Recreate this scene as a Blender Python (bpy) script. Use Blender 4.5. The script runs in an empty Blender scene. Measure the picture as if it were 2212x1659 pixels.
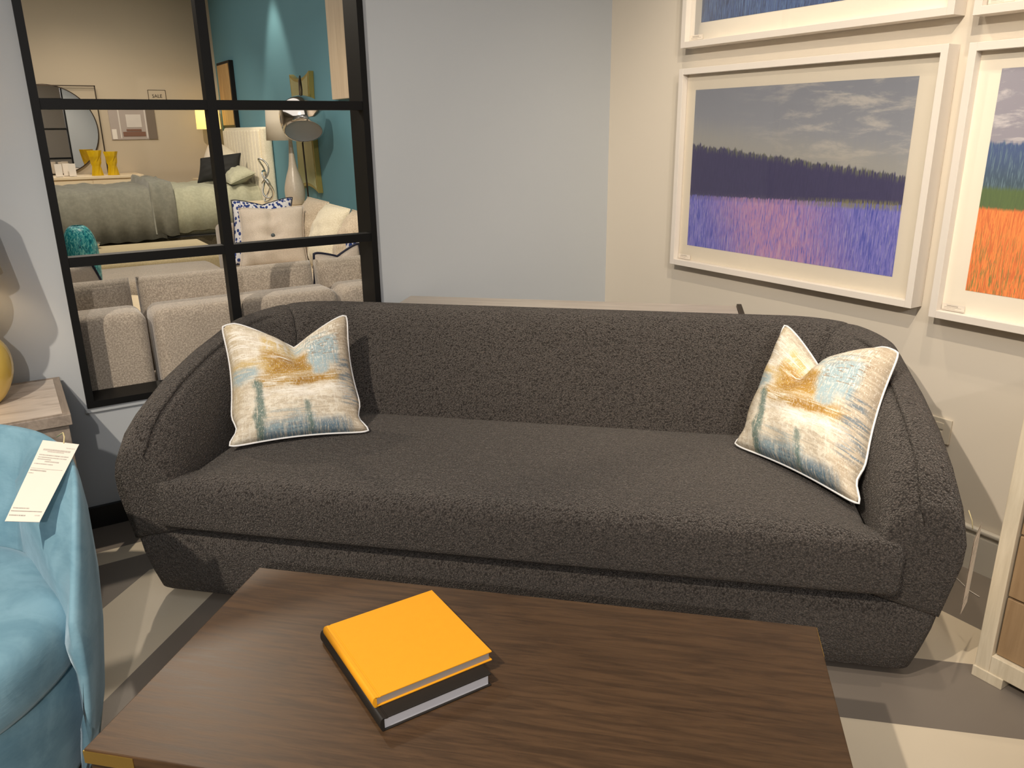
import bpy, bmesh, math, random
from mathutils import Vector, Matrix
random.seed(4)
PI = math.pi
sc = bpy.context.scene
COL = sc.collection
R = math.radians
V3 = Vector

# ------------------------------------------------------------------ linking
WM = {}
def wm(o):
    return WM.get(o.name, Matrix.Identity(4))
def tag(o, label=None, cat=None, group=None, kind=None):
    if label: o['label'] = label
    if cat: o['category'] = cat
    if group: o['group'] = group
    if kind: o['kind'] = kind
    return o
def thing(name, label, cat, loc=(0, 0, 0), rz=0.0, group=None):
    o = bpy.data.objects.new(name, None)
    COL.objects.link(o)
    o.empty_display_size = 0.1
    o.location = loc
    o.rotation_euler = (0, 0, rz)
    WM[o.name] = Matrix.Translation(loc) @ Matrix.Rotation(rz, 4, 'Z')
    return tag(o, label, cat, group)
def obj(name, bm, m, parent=None, world=False, smooth=False, subsurf=0, label=None, keep=False):
    """link a bmesh as one object; world=True: vertices are in room coordinates"""
    if parent is not None and world:
        bm.transform(wm(parent).inverted())
    off = None
    if parent is None and not keep and len(bm.verts):
        xs = [v.co.x for v in bm.verts]; ys = [v.co.y for v in bm.verts]; zs = [v.co.z for v in bm.verts]
        off = V3(((min(xs) + max(xs)) / 2, (min(ys) + max(ys)) / 2, min(zs)))
        bm.transform(Matrix.Translation(-off))
    bmesh.ops.recalc_face_normals(bm, faces=bm.faces[:])
    me = bpy.data.meshes.new(name)
    bm.to_mesh(me); bm.free()
    if isinstance(m, (list, tuple)):
        for mm in m: me.materials.append(mm)
    else:
        me.materials.append(m)
    if smooth:
        for p in me.polygons: p.use_smooth = True
    o = bpy.data.objects.new(name, me)
    COL.objects.link(o)
    if off is not None: o.location = off
    if parent is not None: o.parent = parent
    WM[o.name] = (wm(parent) if parent else Matrix.Identity(4)) @ Matrix.Translation(o.location)
    if subsurf:
        s = o.modifiers.new('sub', 'SUBSURF'); s.levels = subsurf; s.render_levels = subsurf
    if label: o['label'] = label
    return o
def struct(name, bm, m, **k):
    o = obj(name, bm, m, **k); o['kind'] = 'structure'; return o
def copy_tree(o, parent=None):
    c = o.copy(); COL.objects.link(c); c.parent = parent
    for ch in o.children: copy_tree(ch, c)
    return c

# ------------------------------------------------------------------ shapes
def nb(): return bmesh.new()
def box(bm, x0, x1, y0, y1, z0, z1, bev=0.0, seg=2, mat=0, M=None):
    t = bmesh.new()
    bmesh.ops.create_cube(t, size=1)
    for v in t.verts:
        v.co = V3((x0 + (v.co.x + .5) * (x1 - x0), y0 + (v.co.y + .5) * (y1 - y0), z0 + (v.co.z + .5) * (z1 - z0)))
    if bev > 0:
        bmesh.ops.bevel(t, geom=t.edges[:], offset=bev, segments=seg, profile=.5, affect='EDGES')
    for f in t.faces: f.material_index = mat
    if M is not None: t.transform(M)
    me = bpy.data.meshes.new('t'); t.to_mesh(me); t.free(); bm.from_mesh(me); bpy.data.meshes.remove(me)
    return bm
def loft(bm, rings, closed=True, cap0=False, cap1=False, mat=0, smooth=True):
    vs = [[bm.verts.new(p) for p in r] for r in rings]
    n = len(rings[0])
    for i in range(len(vs) - 1):
        for j in range(n if closed else n - 1):
            k = (j + 1) % n
            try:
                f = bm.faces.new((vs[i][j], vs[i][k], vs[i + 1][k], vs[i + 1][j])); f.material_index = mat; f.smooth = smooth
            except ValueError: pass
    if cap0:
        f = bm.faces.new(vs[0][::-1]); f.material_index = mat
    if cap1:
        f = bm.faces.new(vs[-1]); f.material_index = mat
    return vs
def lathe(bm, prof, cx=0, cy=0, n=32, mat=0, cap0=True, cap1=True):
    rings = [[V3((cx + r * math.cos(2 * PI * k / n), cy + r * math.sin(2 * PI * k / n), z)) for k in range(n)] for r, z in prof]
    loft(bm, rings, True, cap0, cap1, mat)
def tube(bm, pts, r, n=8, closed=False, mat=0):
    pts = [V3(p) for p in pts]; N = len(pts); rings = []
    up = None
    for i in range(N):
        a = pts[(i - 1) % N] if (closed or i > 0) else pts[i]
        b = pts[(i + 1) % N] if (closed or i < N - 1) else pts[i]
        t = (b - a)
        if t.length < 1e-9: t = V3((0, 0, 1))
        t.normalize()
        if up is None:
            up = V3((0, 0, 1)) if abs(t.z) < .9 else V3((1, 0, 0))
        s = t.cross(up)
        if s.length < 1e-6: s = t.cross(V3((1, .3, 0)))
        s.normalize(); up = s.cross(t).normalized()
        rr = r[i] if isinstance(r, (list, tuple)) else r
        rings.append([pts[i] + (s * math.cos(2 * PI * k / n) + up * math.sin(2 * PI * k / n)) * rr for k in range(n)])
    if closed: rings.append(rings[0])
    loft(bm, rings, True, not closed, not closed, mat)
    if closed: bmesh.ops.remove_doubles(bm, verts=bm.verts[:], dist=1e-6)
def lerp(a, b, t): return a + (b - a) * t
def spl(pr, k=5):
    """smooth a lathe profile (Catmull-Rom)"""
    P = [pr[0]] + list(pr) + [pr[-1]]; out = []
    for i in range(1, len(P) - 2):
        for q in range(k):
            t = q / k
            out.append(tuple(.5 * (2 * P[i][c] + (P[i + 1][c] - P[i - 1][c]) * t + (2 * P[i - 1][c] - 5 * P[i][c] + 4 * P[i + 1][c] - P[i + 2][c]) * t * t + (3 * P[i][c] - P[i - 1][c] - 3 * P[i + 1][c] + P[i + 2][c]) * t ** 3) for c in (0, 1)))
    return out + [pr[-1]]
def smooth01(t):
    t = max(0, min(1, t)); return t * t * (3 - 2 * t)
def interp(tab, x):
    if x <= tab[0][0]: return tab[0][1]
    for (a, b), (c, d) in zip(tab, tab[1:]):
        if x <= c: return lerp(b, d, (x - a) / (c - a))
    return tab[-1][1]
def cushion(bm, x0, x1, y0, y1, z0, z1, crown=.03, rnd=.05, nx=14, ny=14, pinch=0.0, M=None):
    """a soft rectangular cushion: rounded rim, domed top and bottom"""
    cx, cy, cz = (x0 + x1) / 2, (y0 + y1) / 2, (z0 + z1) / 2
    hx, hy, hz = (x1 - x0) / 2, (y1 - y0) / 2, (z1 - z0) / 2
    def pos(a, b, s):
        # a,b in -1..1 over the face ; s top(+1) / bottom(-1)
        ea = max(0, (abs(a) - .72) / .28); eb = max(0, (abs(b) - .72) / .28)
        d = min(1, math.sqrt(ea ** 2 + eb ** 2))
        px = (abs(a) / .72 * (hx - rnd) if abs(a) < .72 else hx - rnd + rnd * math.sin(ea * PI / 2)) * (1 if a >= 0 else -1)
        py = (abs(b) / .72 * (hy - rnd) if abs(b) < .72 else hy - rnd + rnd * math.sin(eb * PI / 2)) * (1 if b >= 0 else -1)
        q = min(1, max(ea, eb))
        pz = (hz * 1.0) * (1 - q ** 2.2 * .75)
        pz += crown * (1 - a * a) * (1 - b * b)
        if pinch:
            px *= 1 - pinch * (1 - abs(b)) * abs(a) ; py *= 1 - pinch * (1 - abs(a)) * abs(b)
        return V3((cx + px, cy + py, cz + s * pz))
    grid = {}
    for s in (1, -1):
        for i in range(nx + 1):
            for j in range(ny + 1):
                a = -1 + 2 * i / nx; b = -1 + 2 * j / ny
                p = pos(a, b, s)
                if M is not None: p = M @ p
                grid[s, i, j] = bm.verts.new(p)
        for i in range(nx):
            for j in range(ny):
                q = (grid[s, i, j], grid[s, i + 1, j], grid[s, i + 1, j + 1], grid[s, i, j + 1])
                f = bm.faces.new(q if s > 0 else q[::-1]); f.smooth = True
    rim = [(i, 0) for i in range(nx)] + [(nx, j) for j in range(ny)] + [(i, ny) for i in range(nx, 0, -1)] + [(0, j) for j in range(ny, 0, -1)]
    for k in range(len(rim)):
        a = rim[k]; b = rim[(k + 1) % len(rim)]
        f = bm.faces.new((grid[-1, a[0], a[1]], grid[-1, b[0], b[1]], grid[1, b[0], b[1]], grid[1, a[0], a[1]])); f.smooth = True
    return rim
def rect_face(bm, pts, uv=True, mat=0):
    vs = [bm.verts.new(p) for p in pts]
    f = bm.faces.new(vs); f.material_index = mat
    if uv:
        l = bm.loops.layers.uv.verify()
        for lp, c in zip(f.loops, [(0, 0), (1, 0), (1, 1), (0, 1)]): lp[l].uv = c
    return f

# ------------------------------------------------------------------ materials
class Nodes:
    def __init__(s, name, rough=.6, metallic=0.0, spec=.5):
        s.m = bpy.data.materials.new(name); s.m.use_nodes = True
        s.t = s.m.node_tree; s.n = s.t.nodes; s.l = s.t.links
        s.b = s.n['Principled BSDF']
        s.b.inputs['Roughness'].default_value = rough
        s.b.inputs['Metallic'].default_value = metallic
        s.b.inputs['Specular IOR Level'].default_value = spec
    def new(s, typ, **k):
        x = s.n.new(typ)
        for a, v in k.items(): setattr(x, a, v)
        return x
    def put(s, sock, v):
        if isinstance(v, bpy.types.NodeSocket): s.l.new(v, sock)
        elif v is not None:
            if isinstance(v, (tuple, list)) and len(v) == 3 and sock.type == 'RGBA': v = (*v, 1)
            sock.default_value = v
    def math(s, op, a, b=None, c=None, clamp=False):
        x = s.new('ShaderNodeMath', operation=op); x.use_clamp = clamp
        s.put(x.inputs[0], a); s.put(x.inputs[1], b)
        if c is not None: s.put(x.inputs[2], c)
        return x.outputs[0]
    def mix(s, f, a, b, mode='MIX'):
        x = s.new('ShaderNodeMix', data_type='RGBA', blend_type=mode)
        s.put(x.inputs[0], f); s.put(x.inputs[6], a); s.put(x.inputs[7], b)
        return x.outputs[2]
    def coord(s, kind='Object', scale=(1, 1, 1), loc=(0, 0, 0), rot=(0, 0, 0)):
        c = s.new('ShaderNodeTexCoord'); m = s.new('ShaderNodeMapping')
        s.l.new(c.outputs[kind], m.inputs[0]); m.inputs['Scale'].default_value = scale
        m.inputs['Location'].default_value = loc; m.inputs['Rotation'].default_value = rot
        return m.outputs[0]
    def noise(s, vec, scale=5, detail=3, rough=.5, dist=0):
        x = s.new('ShaderNodeTexNoise'); s.put(x.inputs['Vector'], vec)
        x.inputs['Scale'].default_value = scale; x.inputs['Detail'].default_value = detail
        x.inputs['Roughness'].default_value = rough; x.inputs['Distortion'].default_value = dist
        return x.outputs[0]
    def voro(s, vec, scale=5, feature='F1'):
        x = s.new('ShaderNodeTexVoronoi', feature=feature); s.put(x.inputs['Vector'], vec)
        x.inputs['Scale'].default_value = scale
        return x.outputs['Distance'], (x.outputs['Color'] if feature == 'F1' else None)
    def ramp(s, fac, stops, interp='LINEAR'):
        x = s.new('ShaderNodeValToRGB'); s.put(x.inputs[0], fac); cr = x.color_ramp; cr.interpolation = interp
        while len(cr.elements) < len(stops): cr.elements.new(.5)
        for e, (p, c) in zip(cr.elements, stops):
            e.position = p; e.color = (*c, 1) if len(c) == 3 else c
        return x.outputs[0]
    def step(s, x, lo, hi):
        m = s.new('ShaderNodeMapRange', interpolation_type='SMOOTHSTEP'); s.put(m.inputs[0], x)
        s.put(m.inputs[1], lo); s.put(m.inputs[2], hi); m.inputs[3].default_value = 0; m.inputs[4].default_value = 1
        return m.outputs[0]
    def xyz(s, vec):
        x = s.new('ShaderNodeSeparateXYZ'); s.l.new(vec, x.inputs[0]); return x.outputs
    def comb(s, x, y, z=0.0):
        c = s.new('ShaderNodeCombineXYZ'); s.put(c.inputs[0], x); s.put(c.inputs[1], y); s.put(c.inputs[2], z); return c.outputs[0]
    def bump(s, h, strength=.3, dist=.01):
        x = s.new('ShaderNodeBump'); s.put(x.inputs['Height'], h); x.inputs['Strength'].default_value = strength
        x.inputs['Distance'].default_value = dist; s.l.new(x.outputs[0], s.b.inputs['Normal'])
    def color(s, c): s.put(s.b.inputs['Base Color'], c); return s

def srgb(r, g, b):
    f = lambda c: (c / 255 / 12.92) if c <= 10.31 else ((c / 255 + .055) / 1.055) ** 2.4
    return (f(r), f(g), f(b))
def plain(name, c, rough=.5, metallic=0., spec=.5, vary=.06, scale=8, bump=0.0, bscale=200, emit=0):
    k = Nodes(name, rough, metallic, spec)
    o = k.coord('Object')
    n = k.noise(o, scale, 3)
    k.color(k.mix(n, tuple(x * (1 - vary) for x in c), tuple(min(1, x * (1 + vary)) for x in c)))
    if bump: k.bump(k.noise(o, bscale, 2), bump, .002)
    if emit:
        k.b.inputs['Emission Color'].default_value = (*c, 1); k.b.inputs['Emission Strength'].default_value = emit
    return k.m
def fabric(name, dark, light, scale=140, rough=.95, bump=.5, sheen=.3, patch=.25, dist=.004):
    k = Nodes(name, rough, 0, .2)
    o = k.coord('Object')
    n1 = k.noise(o, scale, 2, .6); n2 = k.noise(o, 6, 3)
    f = k.math('ADD', k.math('MULTIPLY', k.step(n1, .35, .7), 1 - patch), k.math('MULTIPLY', n2, patch))
    k.color(k.mix(f, dark, light)); k.bump(n1, bump, dist)
    k.b.inputs['Sheen Weight'].default_value = sheen
    return k.m
def m_boucle():
    k = Nodes('dark_boucle', 1.0, 0, .1)
    o = k.coord('Object', (1, 1, 1))
    w = k.noise(o, 120, 2, .5)
    c = k.new('ShaderNodeVectorMath', operation='MULTIPLY_ADD')
    nn = k.new('ShaderNodeTexNoise'); k.l.new(o, nn.inputs['Vector']); nn.inputs['Scale'].default_value = 70
    k.l.new(nn.outputs['Color'], c.inputs[0]); c.inputs[1].default_value = (.016, .016, .016); k.l.new(o, c.inputs[2])
    d, _ = k.voro(c.outputs[0], 215)
    inv = k.math('SUBTRACT', 1, k.math('MULTIPLY', d, 1.25), clamp=True)
    big = k.noise(o, 5, 3)
    f = k.math('MULTIPLY', k.math('POWER', inv, 1.6), k.math('ADD', .55, k.math('MULTIPLY', w, .9)), clamp=True)
    col = k.mix(f, (.0185, .0152, .0135), (.150, .123, .106))
    k.color(k.mix(k.step(big, .3, .75), col, k.mix(.0, col, (0, 0, 0))))
    k.bump(k.math('ADD', k.math('MULTIPLY', inv, 1.0), k.math('MULTIPLY', w, .5)), .9, .006)
    k.b.inputs['Sheen Weight'].default_value = .25; k.b.inputs['Sheen Roughness'].default_value = .6
    k.b.inputs['Sheen Tint'].default_value = (.8, .75, .7, 1)
    return k.m
def m_velvet():
    k = Nodes('blue_velvet', .75, 0, .25)
    o = k.coord('Object')
    n = k.noise(o, 9, 4, .6, .6); n2 = k.noise(k.coord('Object', (1, 1, 4)), 40, 3, .6)
    f = k.math('ADD', k.math('MULTIPLY', k.step(n, .3, .7), .7), k.math('MULTIPLY', n2, .3))
    k.color(k.mix(f, srgb(98, 138, 156), srgb(134, 172, 188)))
    k.bump(n2, .12, .004)
    k.b.inputs['Sheen Weight'].default_value = .4; k.b.inputs['Sheen Roughness'].default_value = .4
    k.b.inputs['Sheen Tint'].default_value = (.75, .9, 1, 1)
    return k.m
def m_wood(name, dark, light, along='x', scale=1.0, rough=.45, contrast=1.0, bump=.05):
    k = Nodes(name, rough, 0, .4)
    sc_ = {'x': (1.2, 14, 14), 'y': (14, 1.2, 14), 'z': (14, 14, 1.2)}[along]
    o = k.coord('Object', tuple(s * scale for s in sc_))
    n = k.noise(o, 3, 8, .65, .6); n2 = k.noise(k.coord('Object', tuple(s * scale * 4 for s in sc_)), 3, 4, .6); n3 = k.noise(k.coord('Object'), 3, 2)
    f = k.math('ADD', k.math('MULTIPLY', k.step(n, .3, .7), .55), k.math('ADD', k.math('MULTIPLY', n2, .3), k.math('MULTIPLY', n3, .15)))
    k.color(k.mix(f, dark, light)); k.bump(n2, bump, .002)
    k.put(k.b.inputs['Roughness'], k.math('ADD', rough - .06, k.math('MULTIPLY', n, .14)))
    return k.m
def m_marble():
    k = Nodes('white_marble', .25, 0, .5)
    n = k.noise(k.coord('Object', (1, 4, 1), rot=(0, 0, .35)), 4, 5, .6, 1.0)
    k.color(k.ramp(n, [(.3, srgb(176, 160, 146)), (.5, srgb(214, 200, 186)), (.75, srgb(228, 214, 200))]))
    return k.m
def m_floor():
    """painted showroom floor: warm grey with pale cream bands laid on the diagonal, and light painted as a band along the window wall"""
    k = Nodes('painted_floor', .38, 0, .35)
    o = k.coord('Object'); x, y, z = k.xyz(o)
    u = k.math('ADD', k.math('MULTIPLY', x, .7206), k.math('MULTIPLY', y, -.6934))
    v = k.math('ADD', k.math('MULTIPLY', x, .6934), k.math('MULTIPLY', y, .7206))
    def band(s, a, b): return k.math('MULTIPLY', k.math('GREATER_THAN', s, a), k.math('LESS_THAN', s, b))
    inside = k.math('MULTIPLY', k.math('LESS_THAN', x, 2.27), k.math('LESS_THAN', y, 2.73))
    left = k.math('MULTIPLY', band(u, -1.74, -1.44), k.math('LESS_THAN', y, 2.74))
    near = k.math('MULTIPLY', band(v, 1.40, 1.808), k.math('GREATER_THAN', u, .05))
    far = k.math('MULTIPLY', band(v, 2.098, 2.5), band(u, .3, 3))
    c = k.math('MAXIMUM', k.math('MULTIPLY', inside, k.math('MAXIMUM', near, far)), left)
    c = k.math('MAXIMUM', c, k.math('MULTIPLY', band(y, 2.868, 2.972), k.math('LESS_THAN', x, 2.4)))  # bright strip beside the window wall: fallen light painted into the floor colour
    n = k.noise(o, 2.2, 4); n2 = k.noise(o, 60, 2)
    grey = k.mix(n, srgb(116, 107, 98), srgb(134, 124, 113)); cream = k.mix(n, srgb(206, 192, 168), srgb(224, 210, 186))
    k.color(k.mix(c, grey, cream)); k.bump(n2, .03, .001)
    return k.m
def m_print():
    """brush-stroke print of the throw pillows, laid out in the cover's own UV space"""
    k = Nodes('abstract_print_fabric', .85, 0, .2)
    uv = k.coord('UV'); x, y, z = k.xyz(uv)
    n1 = k.noise(uv, 5, 4, .6); n2 = k.noise(k.coord('UV', loc=(5, 3, 0)), 7, 4, .6)
    fx = k.math('ADD', x, k.math('MULTIPLY', k.math('SUBTRACT', n1, .5), .16))
    fy = k.math('ADD', y, k.math('MULTIPLY', k.math('SUBTRACT', n2, .5), .12))
    sh = k.noise(k.coord('UV', (2.2, 26, 1)), 2, 5, .7, .4)      # level strokes
    sv = k.noise(k.coord('UV', (26, 2.6, 1)), 2, 5, .7, .4)      # upright strokes
    base = k.mix(k.step(sh, .35, .65), srgb(226, 214, 192), srgb(196, 182, 160))
    base = k.mix(k.math('MULTIPLY', k.step(sv, .52, .64), .7), base, srgb(240, 232, 216))
    def blob(x0, x1, y0, y1, s=.035):
        a = k.math('MULTIPLY', k.step(fx, x0 - s, x0 + s), k.math('SUBTRACT', 1, k.step(fx, x1 - s, x1 + s)))
        b = k.math('MULTIPLY', k.step(fy, y0 - s, y0 + s), k.math('SUBTRACT', 1, k.step(fy, y1 - s, y1 + s)))
        return k.math('MULTIPLY', a, b)
    def lay(c, m, tex, lo, hi, amt, col, base_):
        return k.mix(k.math('MULTIPLY', k.math('MULTIPLY', m, k.step(tex, lo, hi)), amt), base_, col)
    oc, oc2 = srgb(184, 146, 72), srgb(212, 184, 120); lb, db, tl, wh = srgb(164, 186, 192), srgb(96, 126, 146), srgb(92, 118, 112), srgb(246, 240, 228)
    sq = k.noise(k.coord('UV', (9, 14, 1), loc=(2, 7, 0)), 2, 3, .6, .2)
    c = k.mix(k.math('MULTIPLY', k.step(sq, .50, .56), .75), base, srgb(236, 228, 210))
    c = k.mix(k.math('MULTIPLY', k.step(sq, .44, .38), .0), c, c)
    c = lay(0, blob(.84, 1.1, -.1, 1.1, .06), sh, .2, .6, .8, srgb(178, 160, 136), c)
    c = lay(0, blob(-.1, .10, .2, 1.1, .05), sv, .3, .6, .7, srgb(192, 172, 132), c)
    c = lay(0, blob(.30, .66, .46, .72), sh, .30, .46, 1.0, oc, c)
    c = lay(0, blob(.34, .60, .50, .66), sq, .40, .50, .7, srgb(160, 116, 44), c)
    c = lay(0, blob(.24, .86, .36, .46), sh, .42, .52, .95, oc, c)
    c = lay(0, blob(.50, .74, .38, .43, .02), sv, .36, .5, .9, srgb(168, 124, 48), c)
    c = lay(0, blob(.30, .52, .70, .88), sv, .38, .52, .9, oc2, c)
    c = lay(0, blob(.05, .36, .54, .62), sh, .38, .52, .9, oc2, c)
    c = lay(0, blob(.62, .88, .54, .80), sv, .32, .48, 1.0, lb, c)
    c = lay(0, blob(.66, .76, .46, .58, .02), sv, .3, .5, .9, lb, c)
    c = lay(0, blob(.52, .82, .78, .90), sh, .42, .54, .85, lb, c)
    c = lay(0, blob(.02, .26, .44, .54), sh, .34, .50, .9, lb, c)
    c = lay(0, blob(.24, .86, -.1, .10, .05), sv, .28, .56, .95, db, c)
    c = lay(0, blob(.26, .62, .02, .18, .06), sh, .45, .58, .7, lb, c)
    c = lay(0, blob(.20, .27, .0, .42, .02), sv, .32, .48, .9, tl, c)
    c = lay(0, blob(.84, .99, .22, .60), sh, .48, .56, .75, db, c)
    c = lay(0, blob(.56, .60, .02, .24, .015), sv, .3, .5, .8, tl, c)
    c = lay(0, blob(.02, .48, .62, .90), sh, .50, .56, .95, wh, c)
    c = lay(0, blob(.25, .9, .28, .36), sh, .44, .54, .9, wh, c)
    c = lay(0, blob(.60, .9, .60, .95), k.noise(k.coord('UV', (40, 8, 1), loc=(1, 1, 0)), 2, 2, .6), .54, .60, .8, wh, c)
    c = lay(0, blob(.62, .92, .62, .92), k.noise(k.coord('UV', (7, 38, 1), loc=(4, 1, 0)), 2, 2, .6), .57, .62, .8, srgb(150, 122, 92), c)
    fine = k.noise(k.coord('UV', (30, 60, 1)), 2, 4, .7)
    c = k.mix(k.math('MULTIPLY', k.step(fine, .64, .70), k.math('MULTIPLY', k.step(n1, .5, .62), .8)), c, srgb(92, 84, 76))
    c = k.mix(k.math('MULTIPLY', k.step(k.noise(k.coord('UV', (80, 22, 1)), 2, 3, .7), .56, .62), .55), c, wh)
    c = k.mix(k.math('MULTIPLY', k.step(k.noise(k.coord('UV', (20, 90, 1), loc=(3, 3, 0)), 2, 3, .7), .57, .63), .5), c, srgb(170, 152, 126))
    k.color(c); k.bump(k.noise(k.coord('Object'), 14, 2), .25, .012)
    return k.m
def m_art(kind):
    k = Nodes('art_print_' + kind, .6, 0, .3)
    uv = k.coord('UV'); x, y, z = k.xyz(uv)
    cl = k.noise(k.coord('UV', (2.2, 5.5, 1)), 2.2, 6, .65, .3)
    strokes = k.noise(k.coord('UV', (120, 5.5, 1), rot=(0, 0, .05)), 1.6, 3, .6, 1.0)
    fine = k.noise(k.coord('UV', (190, 8, 1), rot=(0, 0, -.07)), 1.5, 2, .6, .8)
    jag = k.noise(k.coord('UV', (26, 1, 1)), 2, 4, .8)
    big = k.noise(k.coord('UV', (2.4, 1.8, 1)), 2, 3)
    if kind == 'lavender':
        top = k.math('ADD', k.math('SUBTRACT', .665, k.math('MULTIPLY', x, .145)), k.math('MULTIPLY', k.math('SUBTRACT', jag, .5), .11))
        bot = k.math('ADD', .335, k.math('MULTIPLY', x, .035))
        sky = k.mix(k.math('MULTIPLY', k.step(cl, .46, .66), k.math('MULTIPLY', k.step(x, .15, .75), .75)), k.mix(y, srgb(182, 184, 188), srgb(136, 140, 152)), srgb(206, 200, 192))
        glow = k.math('MULTIPLY', k.math('SUBTRACT', 1, k.step(k.math('SUBTRACT', y, top), .0, .20)), .55)
        sky = k.mix(glow, sky, srgb(176, 172, 160))
        trees = k.mix(fine, srgb(44, 40, 86), srgb(68, 62, 112))
        trees = k.mix(k.math('MULTIPLY', k.step(k.math('SUBTRACT', y, top), -.045, -.0), k.step(strokes, .46, .6)), trees, srgb(122, 126, 96))
        pink = k.math('SUBTRACT', 1, k.step(k.math('ABSOLUTE', k.math('SUBTRACT', x, k.math('ADD', .42, k.math('MULTIPLY', k.math('SUBTRACT', .35, y), .25)))), .05, .42))
        fld = k.mix(k.step(strokes, .36, .62), srgb(80, 88, 190), srgb(140, 134, 216))
        fld = k.mix(k.math('MULTIPLY', pink, k.step(fine, .34, .58)), fld, srgb(208, 152, 188))
        fld = k.mix(k.math('MULTIPLY', k.step(fine, .56, .64), .55), fld, srgb(188, 180, 214))
        fld = k.mix(k.math('MULTIPLY', k.step(strokes, .60, .66), k.math('MULTIPLY', k.step(big, .5, .62), .6)), fld, srgb(86, 106, 96))
        c = k.mix(k.step(y, k.math('SUBTRACT', top, .006), k.math('ADD', top, .006)), trees, sky)
        edge = k.math('SUBTRACT', y, bot)
        grn = k.math('MULTIPLY', k.math('MULTIPLY', k.step(edge, -.035, -.01), k.math('SUBTRACT', 1, k.step(edge, .0, .03))), k.step(strokes, .42, .6))
        c = k.mix(k.step(k.math('ADD', edge, k.math('MULTIPLY', k.math('SUBTRACT', strokes, .5), .05)), -.005, .005), fld, c)
        c = k.mix(k.math('MULTIPLY', grn, k.step(x, .5, .8)), c, srgb(172, 168, 60))
        c = k.mix(k.math('MULTIPLY', grn, .5), c, srgb(96, 90, 120))
    elif kind == 'orange':
        sky = k.mix(k.step(cl, .5, .66), srgb(146, 142, 154), srgb(200, 194, 196))
        top = k.math('ADD', .685, k.math('MULTIPLY', k.math('SUBTRACT', jag, .5), .05))
        hill = k.mix(k.step(y, .45, .68), srgb(46, 74, 84), srgb(52, 78, 128))
        hill = k.mix(k.step(fine, .5, .66), hill, srgb(96, 124, 140))
        grass = k.mix(strokes, srgb(52, 74, 34), srgb(92, 118, 48))
        fld = k.mix(k.step(strokes, .36, .6), srgb(220, 104, 30), srgb(252, 146, 60))
        fld = k.mix(k.math('MULTIPLY', k.step(fine, .52, .62), k.math('SUBTRACT', 1, k.step(y, .05, .42))), fld, srgb(116, 122, 44))
        fld = k.mix(k.math('MULTIPLY', k.step(strokes, .6, .66), .7), fld, srgb(214, 72, 34))
        c = k.mix(k.step(y, k.math('SUBTRACT', top, .01), k.math('ADD', top, .01)), hill, sky)
        c = k.mix(k.step(k.math('ADD', y, k.math('MULTIPLY', strokes, .04)), .49, .52), grass, c)
        c = k.mix(k.step(k.math('ADD', y, k.math('MULTIPLY', strokes, .04)), .40, .42), fld, c)
        tr = k.math('MULTIPLY', k.math('SUBTRACT', 1, k.step(k.math('ABSOLUTE', k.math('SUBTRACT', x, .36)), .0, .16)), k.math('MULTIPLY', k.step(y, .42, .46), k.math('SUBTRACT', 1, k.step(y, .56, .66))))
        c = k.mix(k.math('MULTIPLY', tr, k.step(fine, .5, .6)), c, srgb(168, 170, 162))
    else:
        c = k.mix(k.step(strokes, .34, .62), srgb(28, 44, 84), srgb(60, 88, 140))
        c = k.mix(k.math('MULTIPLY', k.step(fine, .52, .64), .7), c, srgb(92, 122, 160))
        c = k.mix(k.step(y, .5, .54), c, k.mix(cl, srgb(110, 116, 130), srgb(170, 170, 172)))
    k.color(k.mix(.05, c, (1, 1, 1)))
    return k.m
def m_lines(name, rows, paper, ink):
    """a printed slip: rows of small grey type, (y, x0, x1, weight) in UV"""
    k = Nodes(name, .7, 0, .2)
    uv = k.coord('UV'); x, y, z = k.xyz(uv)
    n = k.noise(k.coord('UV', (90, 4, 1)), 2, 2, .7)
    c = paper
    m = None
    for (yy, x0, x1, h, d) in rows:
        a = k.math('MULTIPLY', k.math('LESS_THAN', k.math('ABSOLUTE', k.math('SUBTRACT', y, yy)), h), k.math('MULTIPLY', k.math('GREATER_THAN', x, x0), k.math('LESS_THAN', x, x1)))
        a = k.math('MULTIPLY', a, d)
        m = a if m is None else k.math('MAXIMUM', m, a)
    k.color(k.mix(k.math('MULTIPLY', m, k.step(n, .36, .52)), paper, ink))
    return k.m
def m_geo_blue():
    k = Nodes('blue_link_pattern_fabric', .85, 0, .2)
    o = k.coord('Object', (1, 1, 1))
    d, _ = k.voro(k.coord('Object', (44, 44, 30)), 1)
    k.color(k.mix(k.step(d, .42, .5), srgb(48, 66, 124), srgb(214, 214, 218)))
    return k.m
def m_teal_glass():
    k = Nodes('teal_swirl_ceramic', .2, 0, .6)
    n = k.noise(k.coord('Object', (1, 1, .35), rot=(.3, .2, 0)), 75, 3, .6, 1.5)
    k.color(k.ramp(n, [(.36, srgb(8, 92, 112)), (.5, srgb(40, 150, 160)), (.66, srgb(130, 206, 200))]))
    k.bump(n, .3, .004)
    return k.m
def m_wall(name, c, rough=.7):
    k = Nodes(name, rough, 0, .25)
    o = k.coord('Object')
    n = k.noise(o, 1.4, 3); n2 = k.noise(o, 160, 2)
    k.color(k.mix(n, tuple(a * .975 for a in c), tuple(min(1, a * 1.025) for a in c))); k.bump(n2, .05, .001)
    return k.m
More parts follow.
